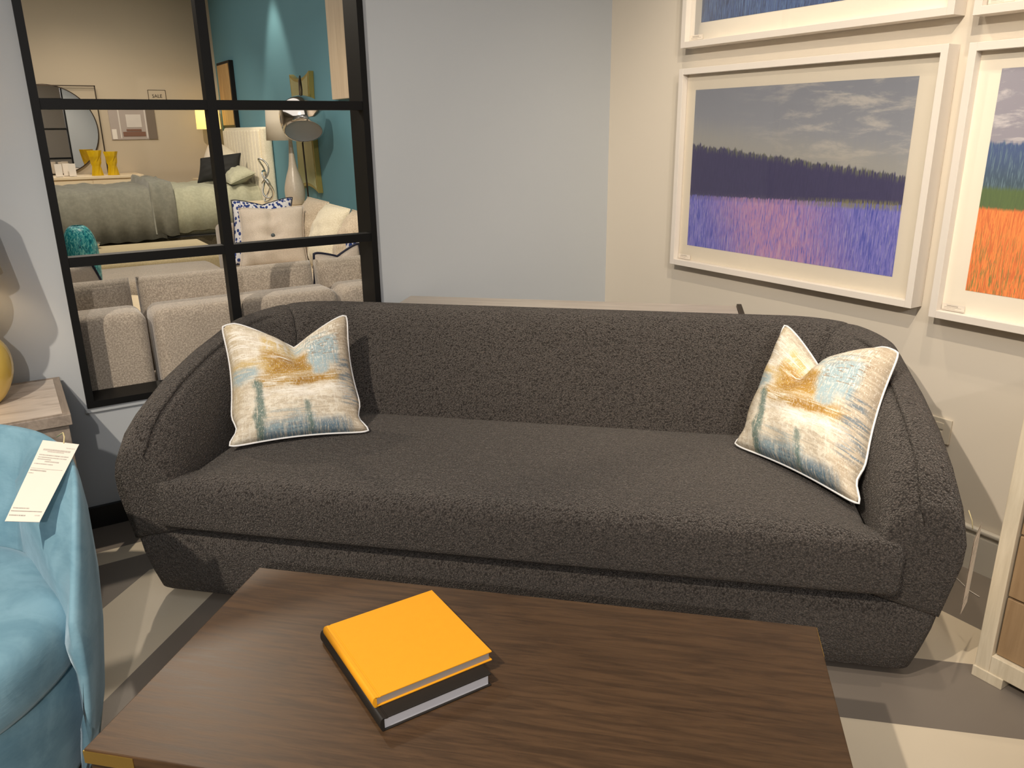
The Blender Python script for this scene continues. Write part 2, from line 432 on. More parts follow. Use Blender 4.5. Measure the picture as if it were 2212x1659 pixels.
def m_glass(name='picture_glass'):
    k = Nodes(name)
    k.n.remove(k.b)
    tr = k.new('ShaderNodeBsdfTransparent'); gl = k.new('ShaderNodeBsdfGlossy'); gl.inputs['Roughness'].default_value = .02
    fr = k.new('ShaderNodeFresnel'); fr.inputs[0].default_value = 1.4
    mx = k.new('ShaderNodeMixShader'); k.put(mx.inputs[0], k.math('MULTIPLY', fr.outputs[0], .6)); k.l.new(tr.outputs[0], mx.inputs[1]); k.l.new(gl.outputs[0], mx.inputs[2])
    k.l.new(mx.outputs[0], k.n['Material Output'].inputs[0])
    return k.m

M = dict(
    boucle=m_boucle(), velvet=m_velvet(),
    table=m_wood('dark_walnut', srgb(47, 33, 21), srgb(95, 70, 46), 'x', 1.7, .42),
    brass=plain('brushed_brass', srgb(206, 172, 92), .3, .9, .5, .04),
    black=plain('black_steel', (.006, .006, .006), .5, .0, .2, .1),
    wallblue=m_wall('pale_blue_grey_paint', srgb(184, 188, 191)),
    wallwarm=m_wall('warm_white_paint', srgb(220, 210, 194)),
    beige=m_wall('beige_paint', srgb(190, 176, 154)), teal=m_wall('teal_paint', srgb(100, 146, 160)),
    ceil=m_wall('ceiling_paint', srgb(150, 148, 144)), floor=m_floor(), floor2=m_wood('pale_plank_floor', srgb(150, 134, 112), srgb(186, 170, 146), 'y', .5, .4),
    trim=plain('white_gloss_trim', srgb(206, 200, 188), .35), blackbase=plain('black_base_trim', (.01, .01, .01), .4),
    framew=plain('white_lacquer_frame', srgb(226, 218, 208), .4, 0, .4, .02), mat=plain('cream_mat_board', srgb(240, 230, 212), .9, 0, .1, .02),
    glass=m_glass(), lav=m_art('lavender'), ora=m_art('orange'), dbl=m_art('blue'),
    printf=m_print(), pipe=plain('white_piping', srgb(232, 232, 232), .7), printback=fabric('plain_linen', srgb(196, 184, 166), srgb(222, 212, 196), 200),
    yel=plain('yellow_book_cloth', srgb(236, 162, 34), .65, 0, .2, .03, 60, .15, 900), blk=plain('black_book_cloth', srgb(38, 34, 30), .55, 0, .3, .05, 60, .15, 900),
    paper=plain('page_block', srgb(200, 200, 206), .9, 0, .1, .08, 5), paperg=plain('grey_page_block', srgb(168, 160, 152), .9, 0, .1, .08, 5),
    marble=m_marble(), greywood=m_wood('grey_washed_wood', srgb(120, 108, 98), srgb(168, 154, 140), 'y', 1, .5),
    whitewash=m_wood('whitewashed_wood', srgb(198, 184, 158), srgb(228, 216, 192), 'z', 1, .55), drawer=m_wood('light_brown_veneer', srgb(128, 102, 72), srgb(170, 142, 108), 'z', .5, .5),
    yglass=plain('yellow_glass', srgb(226, 192, 96), .15, 0, .6, .08), white=plain('white_ceramic', srgb(226, 216, 200), .3), shade=plain('white_linen_shade', srgb(226, 216, 196), .9, 0, .1, .03),
    chenille=fabric('grey_chenille', srgb(140, 128, 114), srgb(206, 192, 174), 170, .8, .25, .4, .35), chen2=fabric('pale_beige_fabric', srgb(178, 162, 140), srgb(212, 198, 176), 90, .9, .15, .2),
    tanf=fabric('sand_fabric', srgb(176, 160, 122), srgb(198, 182, 146), 120), duvet=fabric('grey_green_duvet', srgb(108, 108, 98), srgb(132, 131, 119), 30, .9, .1, .2, .6),
    sheet=fabric('sage_sheet', srgb(152, 152, 130), srgb(178, 177, 154), 40, .9, .1, .2, .6), darkbase=fabric('dark_olive_base', srgb(64, 58, 42), srgb(84, 76, 58), 80),
    creamf=fabric('cream_upholstery', srgb(214, 204, 178), srgb(234, 226, 204), 100, .8), blushf=fabric('blush_fabric', srgb(196, 184, 170), srgb(214, 202, 188), 160),
    geo=m_geo_blue(), navy=plain('navy_piping', srgb(22, 26, 48), .7), blackf=plain('black_fabric', (.012, .012, .011), .8), slate=plain('slate_button', srgb(70, 82, 88), .5),
    tealg=m_teal_glass(), mirror=plain('mirror_silver', (.9, .9, .9), .01, 1.0, .5, 0), chrome=plain('polished_chrome', (.85, .82, .8), .08, 1.0, .5, .02),
    bronze=plain('dark_bronze', srgb(60, 50, 40), .4, .6), cream=m_wood('cream_wood', srgb(222, 200, 164), srgb(240, 222, 190), 'x', 1, .4),
    ochre=plain('yellow_glazed_ceramic', srgb(206, 168, 24), .25), gold=plain('gold_leaf_frame', srgb(168, 152, 86), .4, .6), goldart=m_wood('golden_bark_art', srgb(150, 106, 52), srgb(214, 180, 124), 'z', .6),
    woodpanel=m_wood('pale_textured_panel', srgb(196, 176, 150), srgb(218, 200, 174), 'z', .5), litshade=plain('glowing_shade', srgb(255, 220, 130), .9, 0, .1, .02, emit=1.1),
    hammered=plain('hammered_white', srgb(206, 194, 176), .3, 0, .6, .1, 60, .6, 70), greenart=plain('olive_glass_art', srgb(160, 160, 112), .2, .3, .5, .15, 3),
    silver=plain('silver', (.7, .7, .68), .2, 1.0), plaster=plain('outlet_plastic', srgb(206, 196, 178), .4), string=plain('tag_string', srgb(206, 190, 140), .7),
)
M['tagm'] = m_lines('printed_tag', [(.93, .70, .95, .006, .5), (.885, .12, .86, .012, .55), (.862, .25, .70, .006, .6), (.815, .08, .88, .007, .7), (.785, .08, .85, .006, .7), (.76, .08, .45, .006, .7), (.735, .3, .68, .008, .6), (.70, .05, .55, .006, .7), (.64, .03, .9, .004, .6), (.615, .03, .45, .008, .7), (.58, .02, .15, .006, .6), (.155, .05, .5, .007, .7), (.12, .03, .92, .006, .8), (.07, .03, .5, .007, .8), (.075, .75, .92, .007, .5)], srgb(240, 230, 216), srgb(120, 110, 104))
M['card'] = m_lines('title_card_print', [(.72, .2, .7, .09, .7), (.5, .1, .85, .05, .6), (.3, .1, .6, .05, .5), (.12, .0, 1., .06, .5)], srgb(224, 214, 200), srgb(120, 110, 100))

# ------------------------------------------------------------------ sofa-line frame (45 degrees to the walls)
SA = math.atan2(-.6934, .7206)
def UVp(u, v, z=0): return V3((.7206 * u + .6934 * v, -.6934 * u + .7206 * v, z))

# ================================================================== SETTING
YM, YB, XR, XT, YF, ZC = 3.20, 3.32, 2.60, 2.45, 10.5, 3.1
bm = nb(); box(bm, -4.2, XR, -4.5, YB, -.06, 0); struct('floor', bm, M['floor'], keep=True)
bm = nb(); box(bm, -4.2, XT, YB, YF, -.06, 0); struct('floor_back_room', bm, M['floor2'])
WX0, WX1, WZ0, WZ1 = .146, 1.333, .482, 2.60
bm = nb()
box(bm, -4.2, WX0, YM, YB, 0, ZC); box(bm, WX1, XR + .1, YM, YB, 0, ZC); box(bm, WX0, WX1, YM, YB, 0, WZ0); box(bm, WX0, WX1, YM, YB, WZ1, ZC)
struct('wall_left', bm, M['wallblue'])
bm = nb(); box(bm, XR, XR + .1, -4.5, YM, 0, ZC); struct('wall_right', bm, M['wallwarm'])
bm = nb(); box(bm, XT, XT + .1, YB, YF + .1, 0, ZC); struct('wall_teal', bm, M['teal'])
bm = nb(); box(bm, -4.2, XT, YF, YF + .1, 0, ZC); struct('wall_beige', bm, M['beige'])
bm = nb(); box(bm, XT - .03, XT, YF - .09, YF, 0, ZC); struct('trim_1', bm, M['beige'])
bm = nb(); box(bm, -4.2, XR + .1, -4.5, YF + .1, ZC, ZC + .08); struct('ceiling', bm, M['ceil'])
bm = nb()
box(bm, XR - .018, XR, -4.5, YM - .018, 0, .125); box(bm, XR - .013, XR, -4.5, YM - .018, .125, .14); box(bm, XR - .022, XR, -4.5, YM - .018, .14, .155, .005)
struct('baseboard_right', bm, M['trim'])
bm = nb(); box(bm, -4.2, XR - .025, YM - .018, YM, 0, .085); struct('baseboard_left', bm, M['blackbase'])
bm = nb(); box(bm, -4.3, XR + .1, -4.6, -4.5, 0, ZC); struct('wall_back', bm, M['beige'])
bm = nb(); box(bm, -4.3, -4.2, -4.5, YF + .1, 0, ZC); struct('wall_side', bm, M['beige'])
# interior window of black steel bars, open between the bars
win = thing('window_1', 'black steel grid window in the pale wall, opening to the bedroom display', 'window', (.74, 3.25, WZ0)); win['kind'] = 'structure'
y0, y1 = 3.178, 3.322
bm = nb()
box(bm, WX0 - .001, WX0 + .025, y0, y1, WZ0, WZ1); box(bm, WX1 - .025, WX1 + .001, y0, y1, WZ0, WZ1)
box(bm, WX0 + .025, WX1 - .025, y0, y1, WZ0, WZ0 + .024); box(bm, WX0 + .025, WX1 - .025, y0, y1, WZ1 - .024, WZ1)
obj('window_frame', bm, M['black'], win, world=True)
bm = nb(); box(bm, .704, .739, y0 + .002, y0 + .06, WZ0 + .024, WZ1 - .024); obj('mullion', bm, M['black'], win, world=True)
for z in (1.003, 1.530, 2.057):
    bm = nb(); box(bm, WX0 + .025, WX1 - .025, y0 + .004, y0 + .058, z, z + .034); obj('glazing_bar', bm, M['black'], win, world=True)
bm = nb(); box(bm, WX0 - .01, WX1 + .01, YM - .012, YM, WZ0 - .022, WZ0 - .002, .003); obj('window_sill', bm, M['wallblue'], win, world=True)

# ================================================================== DARK SOFA
U0, V0 = -.455, 1.95
sofa = thing('sofa', 'long charcoal boucle sofa with a curved wraparound back, standing across the corner', 'sofa', UVp(U0, V0), SA)
HT = [(0, .47), (.02, .535), (.05, .585), (.12, .635), (.25, .69), (.42, .735), (.65, .775), (.85, .797), (1.0, .80)]
#         half-width, back depth, corner radius, height fraction, front start
CURV = [(1.180, 1.00, .26, -.14, .016), (1.200, 1.02, .27, .22, .012), (1.212, 1.035, .29, .42, .012), (1.214, 1.04, .30, .62, .012), (1.204, 1.035, .30, .80, .014),
        (1.188, 1.025, .30, .92, .018), (1.166, 1.005, .29, .985, .022), (1.138, .98, .28, 1.0, .026), (1.105, .945, .27, .985, .028),
        (1.094, .932, .268, .974, .028, 'g'), (1.097, .935, .269, .9635, .0275, 'G'), (1.080, .918, .264, .954, .028, 'g'),
        (1.068, .90, .26, .93, .028), (1.040, .86, .25, .84, .024), (1.020, .80, .24, .70, .020), (1.005, .72, .22, .5, .018), (1.010, .64, .20, .25, .02), (1.02, .60, .20, 0.0, .03)]
NS, NC, NB = 16, 14, 26     # samples: side, corner, back
def plan(a, b, r, f0, s):
    """s 0..1 left half: side, corner, half of the back"""
    if s < .4: return V3((-a, lerp(f0, b - r, s / .4), 0))
    if s < .7:
        t = (s - .4) / .3 * PI / 2; return V3((-a + r - r * math.cos(t), b - r + r * math.sin(t), 0))
    return V3((lerp(-a + r, 0, (s - .7) / .3), b, 0))
def section(s, shrink=0.0, groove=True):
    mir = s > 1
    ss = 2 - s if mir else s
    pts = []
    yc = plan(1.138, .98, .28, .026, ss).y
    H = interp(HT, yc) if ss < .6 else .80
    if ss >= .4: H = lerp(interp(HT, .70), .80, smooth01((ss - .4) / .2))
    for (a, b, r, f, f0, *g) in CURV:
        if g and g[0] == 'G' and (.5 < ss): a, b, r, f = 1.088, .925, .266, .965
        p = plan(a, b, r, f0, ss); p.z = lerp(.262, H, f)
        pts.append(p)
    c = sum(pts, V3()) / len(pts)
    if shrink:
        pts = [c + (p - c) * (1 - shrink) for p in pts]
    if mir: pts = [V3((-p.x, p.y, p.z)) for p in pts]
    return pts
def shell_part(name, s0, s1, n, round0, round1):
    rings = []
    L = s1 - s0
    def slide(pts, d):    # push a ring along the sweep for a rounded end
        return pts
    ss = [s0 + L * i / n for i in range(n + 1)]
    for i, s in enumerate(ss): rings.append(section(s))
    if round0 == 'front':
        e = []
        for sh, dy in ((.6, -.016), (.28, -.015), (.10, -.011), (.025, -.005)):
            e.append([p + V3((0, dy, 0)) for p in section(ss[0], sh)])
        rings = e + rings
    elif round0 == 'seam':
        d = .0035
        rings = [section(ss[0], .10), section(ss[0] + d * .5, .035)] + [section(ss[0] + d * 2, .008)] + rings[1:]
    if round1 == 'front':
        e = []
        for sh, dy in ((.025, -.005), (.10, -.011), (.28, -.015), (.6, -.016)):
            e.append([p + V3((0, dy, 0)) for p in section(ss[-1], sh)])
        rings = rings + e
    elif round1 == 'seam':
        d = .0035
        rings = rings[:-1] + [section(ss[-1] - d * 2, .008), section(ss[-1] - d * .5, .035), section(ss[-1], .10)]
    b = nb(); loft(b, rings, True, True, True)
    return obj(name, b, M['boucle'], sofa, smooth=True)
SEAM = .56
shell_part('arm', 0.0, SEAM, 30, 'front', 'seam')
shell_part('backrest', SEAM, 2 - SEAM, 52, 'seam', 'seam')
shell_part('arm', 2 - SEAM, 2.0, 30, 'seam', 'front')
def rrect(a, y0_, y1_, r, n=8):
    """rounded rectangle outline in plan"""
    out = []
    for cx, cy, t0 in ((a - r, y0_ + r, -PI / 2), (a - r, y1_ - r, 0), (-a + r, y1_ - r, PI / 2), (-a + r, y0_ + r, PI)):
        for k in range(n + 1):
            t = t0 + PI / 2 * k / n; out.append((cx + r * math.cos(t), cy + r * math.sin(t)))
    return out
bm = nb()
rings = []
for (a, f, bk, r, z) in ((1.115, .07, .86, .035, .028), (1.138, .045, .87, .04, .030), (1.148, .034, .88, .042, .040), (1.164, .022, .89, .045, .10), (1.180, .014, .90, .045, .17), (1.188, .014, .90, .045, .215), (1.186, .020, .90, .045, .235), (1.165, .04, .89, .045, .250)):
    rings.append([V3((x, y, z)) for x, y in rrect(a, f, bk, r)])
loft(bm, rings, True, True, True); obj('base', bm, M['boucle'], sofa, smooth=True)
bm = nb(); loft(bm, [[V3((x, y, z)) for x, y in rrect(1.04, .10, .92, .1)] for z in (0, .03)], True, True, True); obj('plinth', bm, M['blackbase'], sofa)
# seat cushion with shallow front ears that lap in front of the arms
bm = nb()
def seat_outline(g, w, fr, bk):
    pts = []
    n = 40
    for i in range(n + 1):
        t = -1 + 2 * i / n; pts.append((t * (w + .062), fr + .0 + .006 * abs(t) ** 6 ))
    pts += [(w + .068, fr + .012), (w + .068, fr + .040), (w + .058, fr + .052), (w + .03, fr + .06), (w, fr + .10)]
    m = 10
    for i in range(1, m): pts.append((w - .0 * i, lerp(fr + .10, bk - .18, i / m)))
    for i in range(9):
        a = PI / 2 * i / 8; pts.append((w - .18 + .18 * math.cos(a), bk - .18 + .18 * math.sin(a)))
    k = 20
    for i in range(1, k): pts.append((lerp(w - .18, -(w - .18), i / k), bk))
    for i in range(9):
        a = PI / 2 + PI / 2 * i / 8; pts.append((-(w - .18) + .18 * math.cos(a), bk - .18 + .18 * math.sin(a)))
    for i in range(1, m): pts.append((-w, lerp(bk - .18, fr + .10, i / m)))
    pts += [(-w, fr + .10), (-(w + .03), fr + .06), (-(w + .058), fr + .052), (-(w + .068), fr + .040), (-(w + .068), fr + .012)]
    for x, y in pts:
        pass
    return [(x * (1 - g / 1.07), .34 + (y - .34) * (1 - g / .36)) for x, y in pts]
rings = []
for g, z in ((.20, .280), (.03, .281), (.010, .284), (.003, .292), (0, .305), (0, .395), (.002, .410), (.006, .422), (.013, .432), (.024, .4385)):
    rings.append([V3((x, y, z)) for x, y in seat_outline(g, 1.0, -.018, .70)])
last = [V3((max(-.985, min(.985, p.x * .985)), p.y, 0)) for p in rings[-1]]
for k_, z in ((.985, .4425), (.965, .447), (.94, .4505), (.90, .454), (.84, .457), (.76, .459), (.66, .460), (.52, .461), (.36, .4615), (.18, .462), (.03, .462)):
    rings.append([V3((p.x * k_, .34 + (p.y - .34) * k_, z)) for p in last])
loft(bm, rings, True, True, True); obj('seat_cushion', bm, M['boucle'], sofa, smooth=True)
# hanging paper tag on the right arm
tagr = thing('price_tag', 'pale paper tag hanging edge-on beside the right arm of the dark sofa', 'tag', UVp(.80, 2.02, .19))
bm = nb()
a, b = UVp(.782, 1.985), UVp(.826, 2.07)
T = [a + V3((0, 0, .225)), b + V3((0, 0, .215)), b + V3((0, 0, .455)), a + V3((0, 0, .445))]
nrm = (b - a).cross(V3((0, 0, 1))).normalized() * .0008
for sgn in (1, -1):
    rect_face(bm, [p + nrm * sgn for p in (T if sgn > 0 else T[::-1])])
obj('card', bm, M['tagm'], tagr, world=True)
bm = nb(); tube(bm, [UVp(.792, 2.03, .452), UVp(.788, 2.035, .475), UVp(.778, 2.04, .50)], .0012, 6); obj('string', bm, M['string'], tagr, world=True)

# ================================================================== THROW PILLOWS
def throw_pillow(name, label, BL, BR, TL, TR, thick, notch, face, seedx=.5, mat_=None, pmat=None, bow=.028, group=None, pipe_r=.0033, cat='pillow', tuft=0):
    n = 28
    BL, BR, TL, TR = map(V3, (BL, BR, TL, TR))
    N = (BR - BL).cross(TL - BL).normalized()
    if N.dot(V3(face)) < 0: N = -N
    upv = ((TL - BL) + (TR - BR)).normalized(); rgt = ((BR - BL) + (TR - TL)).normalized()
    def P(a, b):
        p = BL * (1 - a) * (1 - b) + BR * a * (1 - b) + TL * (1 - a) * b + TR * a * b
        ea = 4 * a * (1 - a); eb = 4 * b * (1 - b)
        p += rgt * bow * (eb * (1 - 2 * a) * abs(1 - 2 * a) ** 1.5)
        p += upv * bow * .6 * (ea * (1 - b) ** 2.5)
        if notch > .06: p += rgt * .022 * (1 - 2 * a) * math.exp(-((b - .13) / .075) ** 2) * (abs(1 - 2 * a) ** 6)
        cr = (abs(2 * a - 1) * abs(2 * b - 1)) ** 9
        if notch > .06: p += ((BL + BR + TL + TR) / 4 - p) * .042 * cr
        d = abs(a - seedx)
        dip = notch * (max(0, 1 - d / .44)) ** 1.25
        p -= upv * dip * b ** 2.2
        return p
    def Tk(a, b):
        e = (max(0, 4 * a * (1 - a)) ** .55) * (max(0, 4 * b * (1 - b)) ** .55)
        crease = 1 - (.62 if notch else 0) * math.exp(-((a - seedx) / .075) ** 2) * smooth01((b - .45) / .45)
        wr = 1 + .07 * math.sin(a * 21 + b * 11 + 2 * math.sin(b * 9)) * (1 - b) + .04 * math.sin(b * 26 - a * 8)
        if tuft: crease *= 1 - tuft * math.exp(-((a - .5) ** 2 + (b - .5) ** 2) / .012) - .10 * (.5 + .5 * math.cos(6 * math.atan2(b - .5, a - .5 + 1e-6))) * math.exp(-((a - .5) ** 2 + (b - .5) ** 2) / .05)
        return thick * e * crease * wr
    bm = nb(); l = bm.loops.layers.uv.verify(); g = {}
    for s in (1, -1):
        for i in range(n + 1):
            for j in range(n + 1):
                rim = i in (0, n) or j in (0, n)
                if s < 0 and rim: g[s, i, j] = g[1, i, j]; continue
                a, b = i / n, j / n
                g[s, i, j] = bm.verts.new(P(a, b) + N * (Tk(a, b) * (1 if s > 0 else -.85)))
        for i in range(n):
            for j in range(n):
                idx = [(i, j), (i + 1, j), (i + 1, j + 1), (i, j + 1)]
                if s < 0: idx = idx[::-1]
                f = bm.faces.new([g[s, *q] for q in idx]); f.smooth = True
                for lp, q in zip(f.loops, idx): lp[l].uv = (q[0] / n, q[1] / n)
    edge = [P(i / n, 0) for i in range(n)] + [P(1, j / n) for j in range(n)] + [P(1 - i / n, 1) for i in range(n)] + [P(0, 1 - j / n) for j in range(n)]
    o = obj(name, bm, mat_ or M['printf'], smooth=True)
    tag(o, label, cat, group)
    if pipe_r:
        b2 = nb(); tube(b2, edge, pipe_r, 8, True)
        obj('piping', b2, pmat or M['pipe'], o, world=True, smooth=True)
    return o, P, N
SZ = .464
throw_pillow('throw_pillow', 'ochre and blue print pillow with white piping, left end of the dark sofa',
             UVp(-1.405, 2.165, SZ), UVp(-.985, 2.385, SZ), UVp(-1.536, 2.425, .815), UVp(-1.151, 2.641, .818), .105, .118, (-1, -1, .3), .54)
throw_pillow('throw_pillow', 'ochre and blue print pillow with white piping, right corner of the dark sofa',
             UVp(.214, 2.481, SZ), UVp(.53, 2.078, SZ), UVp(.376, 2.762, .812), UVp(.664, 2.405, .822), .112, .125, (-1, -1, .3), .44)

# ================================================================== COFFEE TABLE + BOOKS
tb = thing('coffee_table', 'low dark walnut coffee table with brass corner, in front of the sofa', 'table', (.645, 1.1275, 0), math.atan2(-.916, .942))
LX, LY = 1.314 / 2, .618 / 2
bm = nb(); box(bm, -LX, LX, -LY, LY, .395, .42, .0025); obj('tabletop', bm, M['table'], tb)
bm = nb(); box(bm, -LX + .10, LX - .10, -LY + .004, LY - .004, .365, .3945); obj('apron', bm, M['table'], tb)
for sx in (-1, 1):
    for sy in (-1, 1):
        bm = nb(); xa, xb = sorted((sx * (LX + .0014), sx * (LX - .098))); ya, yb = sorted((sy * (LY + .0014), sy * (LY - .001)))
        box(bm, xa, xb, ya, yb, .3905, .4165, .0005)
        xa, xb = sorted((sx * (LX + .0014), sx * (LX - .001))); ya, yb = sorted((sy * LY, sy * (LY - .098)))
        box(bm, xa, xb, ya, yb, .3905, .4165, .0005); c = obj('corner_cap', bm, M['brass'], tb)
        bm = nb(); xa, xb = sorted((sx * (LX - .004), sx * (LX - .09))); ya, yb = sorted((sy * (LY - .004), sy * (LY - .05)))
        box(bm, xa, xb, ya, yb, 0, .3945, .004); obj('leg', bm, M['table'], tb)
def book(name, label, x0, x1, y0, y1, z0, z1, cm, pm):
    t = thing(name, label, 'book', ((x0 + x1) / 2, (y0 + y1) / 2, z0), 0, 'books on the coffee table')
    th = .0028
    bm = nb()
    box(bm, x0 + .006, x1, y0, y1, z0, z0 + th, .0009); box(bm, x0 + .016, x1, y0, y1, z1 - th, z1, .0009)
    # the hinge groove and the rounded spine
    n = 10; rings = []
    for yy in (y0, y1):
        r = []
        for k in range(n + 1):
            a = PI / 2 + PI * k / n; r.append(V3((x0 + .006 + .006 * math.cos(a) , yy, (z0 + z1) / 2 + (z1 - z0) / 2 * math.sin(a))))
        r += [V3((x0 + .0085, yy, z0 + th * .2)), V3((x0 + .0085, yy, z1 - th * .2))]
        rings.append(r)
    loft(bm, rings, True, True, True)
    box(bm, x0 + .006, x0 + .0125, y0, y1, z1 - th, z1 - .0002, .0006); box(bm, x0 + .012, x0 + .0165, y0, y1, z1 - th - .0002, z1 - .0014)
    obj('cover', bm, cm, t, world=True)
    bm = nb(); box(bm, x0 + .0086, x1 - .005, y0 + .004, y1 - .004, z0 + th, z1 - th); obj('page_block', bm, pm, t, world=True)
    return t
book('book', 'black hardcover book with white page edges, lying under the yellow book', .414, .646, 1.113, 1.428, .4203, .448, M['blk'], M['paper'])
book('book', 'blank yellow-orange hardcover book on top of the black book', .415, .668, 1.146, 1.407, .4483, .470, M['yel'], M['paperg'])

# ================================================================== BLUE CHAIR
CX, CY = -.385, 1.97
ch = thing('armchair', 'pale blue velvet barrel armchair with a rounded back, left of the coffee table', 'chair', (CX, CY, 0), R(20))
# local: front is -Y
def cang(t): return -PI / 2 + t        # t measured from the front
T0 = R(38)
def chair_section(t):
    dfront = min(t, 2 * PI - t) - T0
    H = interp([(0, .47), (R(6), .56), (R(13), .645), (R(22), .70), (R(36), .735), (R(60), .752), (R(90), .757)], dfront)
    H = H + .0
    # inside of the arms: a flat panel from the thin front edge back to the crease with the tub
    ax_, ay_ = .422 * math.sin(T0), -.422 * math.cos(T0)
    bx_, by_ = .335 * math.sin(T0 + R(64)), -.335 * math.cos(T0 + R(64))
    dd = T0 + min(dfront, R(64)); ux, uy = math.sin(dd), -math.cos(dd); ex, ey = bx_ - ax_, by_ - ay_
    rc = (ax_ * ey - ay_ * ex) / (ux * ey - uy * ex)
    w = smooth01((dfront - R(56)) / R(10))
    pts = []
    for (r, f, inner) in ((.372, 0, 0), (.402, .2, 0), (.424, .45, 0), (.434, .65, 0), (.436, .85, 0), (.432, .95, 0), (.427, .99, 0), (.421, 1.0, 0), (.413, .988, 1), (.402, .955, 1), (.378, .87, 1), (.350, .72, 1), (.325, .54, 1), (.308, .40, 1), (.302, .3, 1)):
        if inner:
            ra = min(r + .02, lerp(.416, rc, smooth01((1 - f) / .16)))
            if f < .8: ra = rc * (1 - .02 * (.8 - f))
            r = lerp(min(ra, .414), r, w)
        x = r * math.cos(cang(t)); y = r * math.sin(cang(t)) * 1.04
        pts.append(V3((x, y, lerp(.04, H, f))))
    return pts
bm = nb(); n = 64
secs = [chair_section(T0 + (2 * PI - 2 * T0) * i / n) for i in range(n + 1)]
def endcap(sec, d):
    out = []
    for sh, k in ((.5, 1.0), (.22, .8), (.06, .4)):
        c = sum(sec, V3()) / len(sec); out.append([c + (p - c) * (1 - sh) + d * .010 * k for p in sec])
    return out
d0 = V3((math.sin(0) + 0.0, 0, 0)); t0v = V3((math.cos(cang(T0) - PI / 2), math.sin(cang(T0) - PI / 2), 0)); t1v = V3((math.cos(cang(-T0) + PI / 2), math.sin(cang(-T0) + PI / 2), 0))
secs = endcap(secs[0], t0v) + secs + endcap(secs[-1], t1v)[::-1]
loft(bm, secs, True, True, True); obj('shell', bm, M['velvet'], ch, smooth=True)
bm = nb()
lathe(bm, [(.33, .03), (.350, .034), (.362, .06), (.378, .15), (.388, .26), (.388, .30), (.375, .325), (.30, .33)], n=56)
obj('base', bm, M['velvet'], ch, smooth=True)
bm = nb(); lathe(bm, [(.27, 0), (.27, .03)], n=40); obj('swivel_plinth', bm, M['blackbase'], ch)
def dseat(g):
    out = []
    for k in range(72):
        t = 2 * PI * k / 72; x = math.cos(t); y = math.sin(t)
        r = .345
        px, py = x * r, y * r * .95
        if y < 0:                            # bulging front that laps past the arm ends
            px = x * (r + .035 * math.exp(-((abs(x) - .75) / .22) ** 2)); py = y * (r + .085)
            if y > -.55: px *= 1 - .06 * math.exp(-((y + .35) / .16) ** 2)
        out.append((px * (1 - g), py * (1 - g)))
    return out
rings = []
for g, z in ((.3, .325), (.08, .327), (.025, .335), (.005, .352), (0, .375), (0, .41), (.008, .435), (.03, .455), (.07, .470), (.14, .481), (.26, .488), (.45, .492), (.75, .494)):
    rings.append([V3((x, y, z)) for x, y in dseat(g)])
bm = nb(); loft(bm, rings, True, True, True); obj('seat_cushion', bm, M['velvet'], ch, smooth=True)
t = thing('price_tag', 'long white printed tag hanging on the back of the blue armchair', 'tag', (-.02, 2.0, .6))
bm = nb()
Tg = [V3((-.1056, 1.84, .677)), V3((-.0455, 1.84, .657)), V3((.0604, 2.0, .7586)), V3((-.0095, 2.0, .785))]
nr = (Tg[1] - Tg[0]).cross(Tg[3] - Tg[0]).normalized() * .0008
if nr.y > 0: nr = -nr
rect_face(bm, [p + nr for p in Tg]); rect_face(bm, [p - nr for p in (Tg[1], Tg[0], Tg[3], Tg[2])])
obj('card', bm, M['tagm'], t, world=True)
bm = nb(); tube(bm, [(.030, 1.998, .768), (.034, 2.01, .780), (.034, 2.05, .778), (.020, 2.09, .757)], .0016, 6); obj('string', bm, M['string'], t, world=True)

# ================================================================== SIDE TABLE + LAMP
st = thing('side_table', 'square grey wood side table with an inset white marble top, against the wall', 'table', (-.20, 2.94, 0))
bm = nb()
box(bm, -.47, .075, 2.70, 2.722, .585, .62, .002); box(bm, -.47, .075, 3.158, 3.178, .585, .62, .002); box(bm, .053, .075, 2.722, 3.158, .585, .62, .002); box(bm, -.47, -.448, 2.722, 3.158, .585, .62, .002)
obj('rim', bm, M['greywood'], st, world=True)
bm = nb(); box(bm, -.448, .053, 2.722, 3.158, .59, .6185); obj('marble_top', bm, M['marble'], st, world=True)
bm = nb(); box(bm, -.46, .065, 2.715, 3.17, .36, .585, .002); obj('drawer_box', bm, M['greywood'], st, world=True)
for x in (-.45, .03):
    for y in (2.72, 3.13):
        bm = nb(); box(bm, x, x + .03, y, y + .03, 0, .36); obj('leg', bm, M['greywood'], st, world=True)
lp = thing('table_lamp', 'table lamp with a yellow glass gourd base on the marble side table', 'lamp', (-.175, 2.98, .62))
LXc, LYc = -.175, 2.98
bm = nb(); lathe(bm, spl([(.05, .62), (.07, .622), (.095, .65), (.118, .70), (.125, .75), (.115, .80), (.085, .845), (.07, .87)]), LXc, LYc, 40); obj('lower_body', bm, M['yglass'], lp, world=True, smooth=True)
bm = nb(); lathe(bm, spl([(.07, .87), (.09, .89), (.108, .92), (.118, .96), (.112, 1.0), (.08, 1.035), (.03, 1.05), (.01, 1.12)]), LXc, LYc, 40); obj('upper_body', bm, M['white'], lp, world=True, smooth=True)
bm = nb(); rings = []
for r, z in ((.148, 1.035), (.105, 1.30), (.103, 1.30), (.146, 1.035)):
    rings.append([V3((LXc + r * math.cos(2 * PI * k / 40), LYc + r * math.sin(2 * PI * k / 40), z)) for k in range(40)])
loft(bm, rings + [rings[0]], True); bmesh.ops.remove_doubles(bm, verts=bm.verts[:], dist=1e-5); obj('lamp_shade', bm, M['shade'], lp, world=True, smooth=True)

